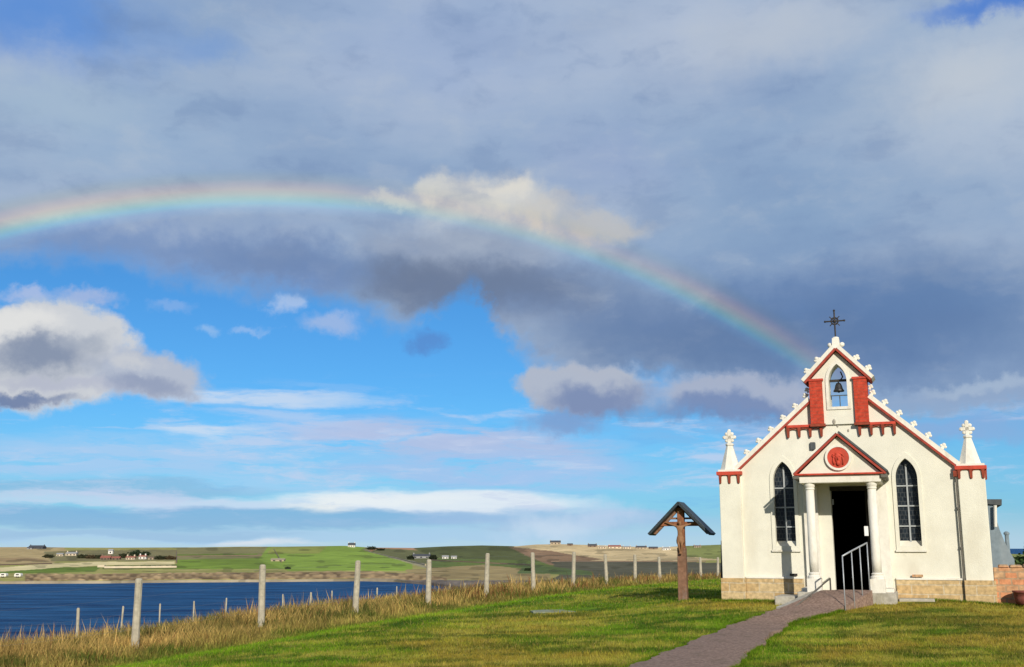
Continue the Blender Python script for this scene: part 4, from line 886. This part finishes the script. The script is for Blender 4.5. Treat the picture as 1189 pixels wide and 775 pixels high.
# ------------------------------------------------------------------ grass
def blades(name, x, y, hgt, wid, lean, colr, m_, seg=1, seed=0, label=None, zoff=0.0):
    g = np.random.default_rng(seed); n = len(x); z = terr(x, y)-.01+zoff
    th = g.uniform(0, 2*np.pi, n); dx, dy = np.cos(th)*wid/2, np.sin(th)*wid/2
    la = g.uniform(0, 2*np.pi, n); ln = lean*hgt*g.uniform(.2, 1, n); lx, ly = np.cos(la)*ln, np.sin(la)*ln
    if seg == 1:
        v = np.stack([np.c_[x-dx, y-dy, z], np.c_[x+dx, y+dy, z], np.c_[x+lx, y+ly, z+hgt]], 1).reshape(-1, 3); fc_ = np.arange(3*n).reshape(-1, 3); k = 3
    else:
        v = np.stack([np.c_[x-dx, y-dy, z], np.c_[x+dx, y+dy, z], np.c_[x+dx*.8+lx*.35, y+dy*.8+ly*.35, z+hgt*.6], np.c_[x-dx*.8+lx*.35, y-dy*.8+ly*.35, z+hgt*.6], np.c_[x+lx, y+ly, z+hgt]], 1).reshape(-1, 3)
        b = np.arange(n)[:, None]*5; fc_ = np.concatenate([b+np.array([[0, 1, 2]]), b+np.array([[0, 2, 3]]), b+np.array([[3, 2, 4]])]); k = 5
    cc = np.repeat(colr, k, 0)
    return raw_mesh(name, v, fc_, m_, cc, False)
M_gr = tintmat('grass_blades', 2.5, .18, .75, .42, .25)
PP = path_poly(.02); 
def chapel_mask(x, y):
    a = (x-CO[0])*CU[0]+(y-CO[1])*CU[1]; b = (x-CO[0])*CIN[0]+(y-CO[1])*CIN[1]
    return ((np.abs(a) < 2.76) & (b > -.14) & (b < 17)) | ((a > -1.44) & (a < 1.67) & (b > -1.17) & (b < .5)) | ((a > 2.7) & (a < 8.3) & (b > -.04) & (b < .34))
def scatter(n, x0, x1, y0, y1, seed, power=2.2):
    g = np.random.default_rng(seed); u = g.uniform(0, 1, n)
    a = 1-power; yy = (y0**a+u*(y1**a-y0**a))**(1/a)
    m_ = g.uniform(x0, x1, n); xx = m_*yy                 # denser near the viewer
    return xx, yy, g
x, y, g = scatter(520000, -.62, .62, 12.2, 75, 1, 1.9)
s = fence_s(x, y); k = (s < -1.0+.5*(vnoise(x, y, .8, 9)-.5)) & ~inpoly(x, y, PP) & ~chapel_mask(x, y) & ~((np.abs(x-sl.x) < .75) & (np.abs(y-sl.y) < .42) & (vnoise(x, y, .3, 71) > .35))
x, y = x[k], y[k]; n = len(x); hh = g.uniform(.018, .042, n)*(1+.6*vnoise(x, y, .5, 12))*(1+y/60)
c = lawncol(x, y)*g.uniform(.55, 1.6, n)[:, None]; dry = g.uniform(0, 1, n) < .10; c[dry] = c[dry]*.4+STRAW*.6*g.uniform(.6, 1.2, dry.sum())[:, None]
tag(blades('lawn_grass', x, y, hh, g.uniform(.008, .016, n)*(y/20), .9, c, M_gr, 1, 3), 'short green mown grass with browner worn patches', 'grass', kind='stuff')
# rough grass of the verge, in front of and beyond the fence
x, y, g = scatter(330000, -.66, .40, 10, 75, 2, 1.8)
s = fence_s(x, y); e = 1.75+.5*(vnoise(x, y, 1.3, 15)-.5)+.01*y
k = (s > -e) & (s < 4.5+y*.03) & ~((s > -.25) & (s < .12) & (vnoise(x, y, .3, 3) > .8)); x, y, s, e = x[k], y[k], s[k], e[k]; n = len(x)
ramp = np.clip((s+e)/1.9, 0, 1); cl = vnoise(x, y, .55, 21)*.6+vnoise(x, y, 1.9, 22)*.4
near_post = np.zeros(n)
for i in range(0, 6):
    q = FP0+FD*i; near_post = np.maximum(near_post, np.exp(-((x-q[0])**2+(y-q[1]+.5)**2)/.35))
hh = (.06+.31*ramp)*(.45+1.0*cl)*g.uniform(.55, 1.15, n)*(1-.62*near_post)
t1 = np.clip((vnoise(x, y, .8, 31)-.22)*2.6+g.normal(0, .25, n), 0, 1)[:, None]; gmix = np.clip(1-ramp*1.0+g.normal(0, .2, n), 0, 1)[:, None]
c = (STRAW*1.0*t1+np.array([.12, .135, .03])*(1-t1)); rust = (vnoise(x, y, 2.6, 33) > .52)[:, None]*(g.uniform(0, 1, n) < np.clip((y-24)/20, .12, .6))[:, None]; c = np.where(rust, RUST*1.0, c)
c = c*(1-gmix*.55)+GREEN*.8*gmix*.55; dk = np.clip((vnoise(x, y, .35, 61)*.5+vnoise(x, y, .9, 62)*.5-.5)*4, 0, 1)[:, None]; c = c*(1-.42*dk)+np.array([.10, .085, .015])*.42*dk; c = c*g.uniform(.5, 1.5, n)[:, None]
tag(blades('rough_grass', x, y, hh, g.uniform(.010, .020, n)*(y/22)**.8, .75, c, M_gr, 2, 5), 'tall dry straw coloured and rusty grass along the fence and bank', 'grass', kind='stuff')
# tall seed heads standing out of it
x, y, g = scatter(9000, -.64, .36, 12, 70, 6, 1.7); s = fence_s(x, y); k = (s > .2) & (s < 3.8) & (vnoise(x, y, 1.2, 41) > .42); x, y = x[k], y[k]; n = len(x)
c = np.where((g.uniform(0, 1, n) < .35)[:, None], RUST*1.1, STRAW*1.15)*g.uniform(.7, 1.3, n)[:, None]
tag(blades('seed_heads', x, y, g.uniform(.35, .66, n), .016*(y/22), .35, c, M_gr, 2, 8), 'thin seed stalks standing above the rough grass', 'grass', kind='stuff')
# grass tight against the plinth and the path edges
g = np.random.default_rng(77); a = g.uniform(-2.9, 5.5, 9000); b = g.normal(-.20, .06, 9000); k = (np.abs(a) > 1.45)
a, b = a[k], b[k]; x = CO[0]+CU[0]*a+CIN[0]*b; y = CO[1]+CU[1]*a+CIN[1]*b; n = len(x)
tt = g.uniform(2.2, 6.9, 12000); sd_ = g.uniform(0, 1, 12000) < .5
pe = np.array([tuple((cat(PL, t_) if q else cat(PR, t_))[:2]) for t_, q in zip(tt, sd_)]); ox = np.where(sd_, -1, 1)*np.abs(g.normal(.02, .05, 12000)); pe[:, 0] += ox+.0; pe[:, 1] += g.normal(0, .04, 12000)
x = np.r_[x, pe[:, 0]]; y = np.r_[y, pe[:, 1]]; n = len(x); c = (GREEN*.9)*g.uniform(.6, 1.4, n)[:, None]
tag(blades('edge_grass', x, y, g.uniform(.03, .085, n), .012, .8, c, M_gr, 1, 9), 'longer grass along the path edges and the chapel foot', 'grass', kind='stuff')
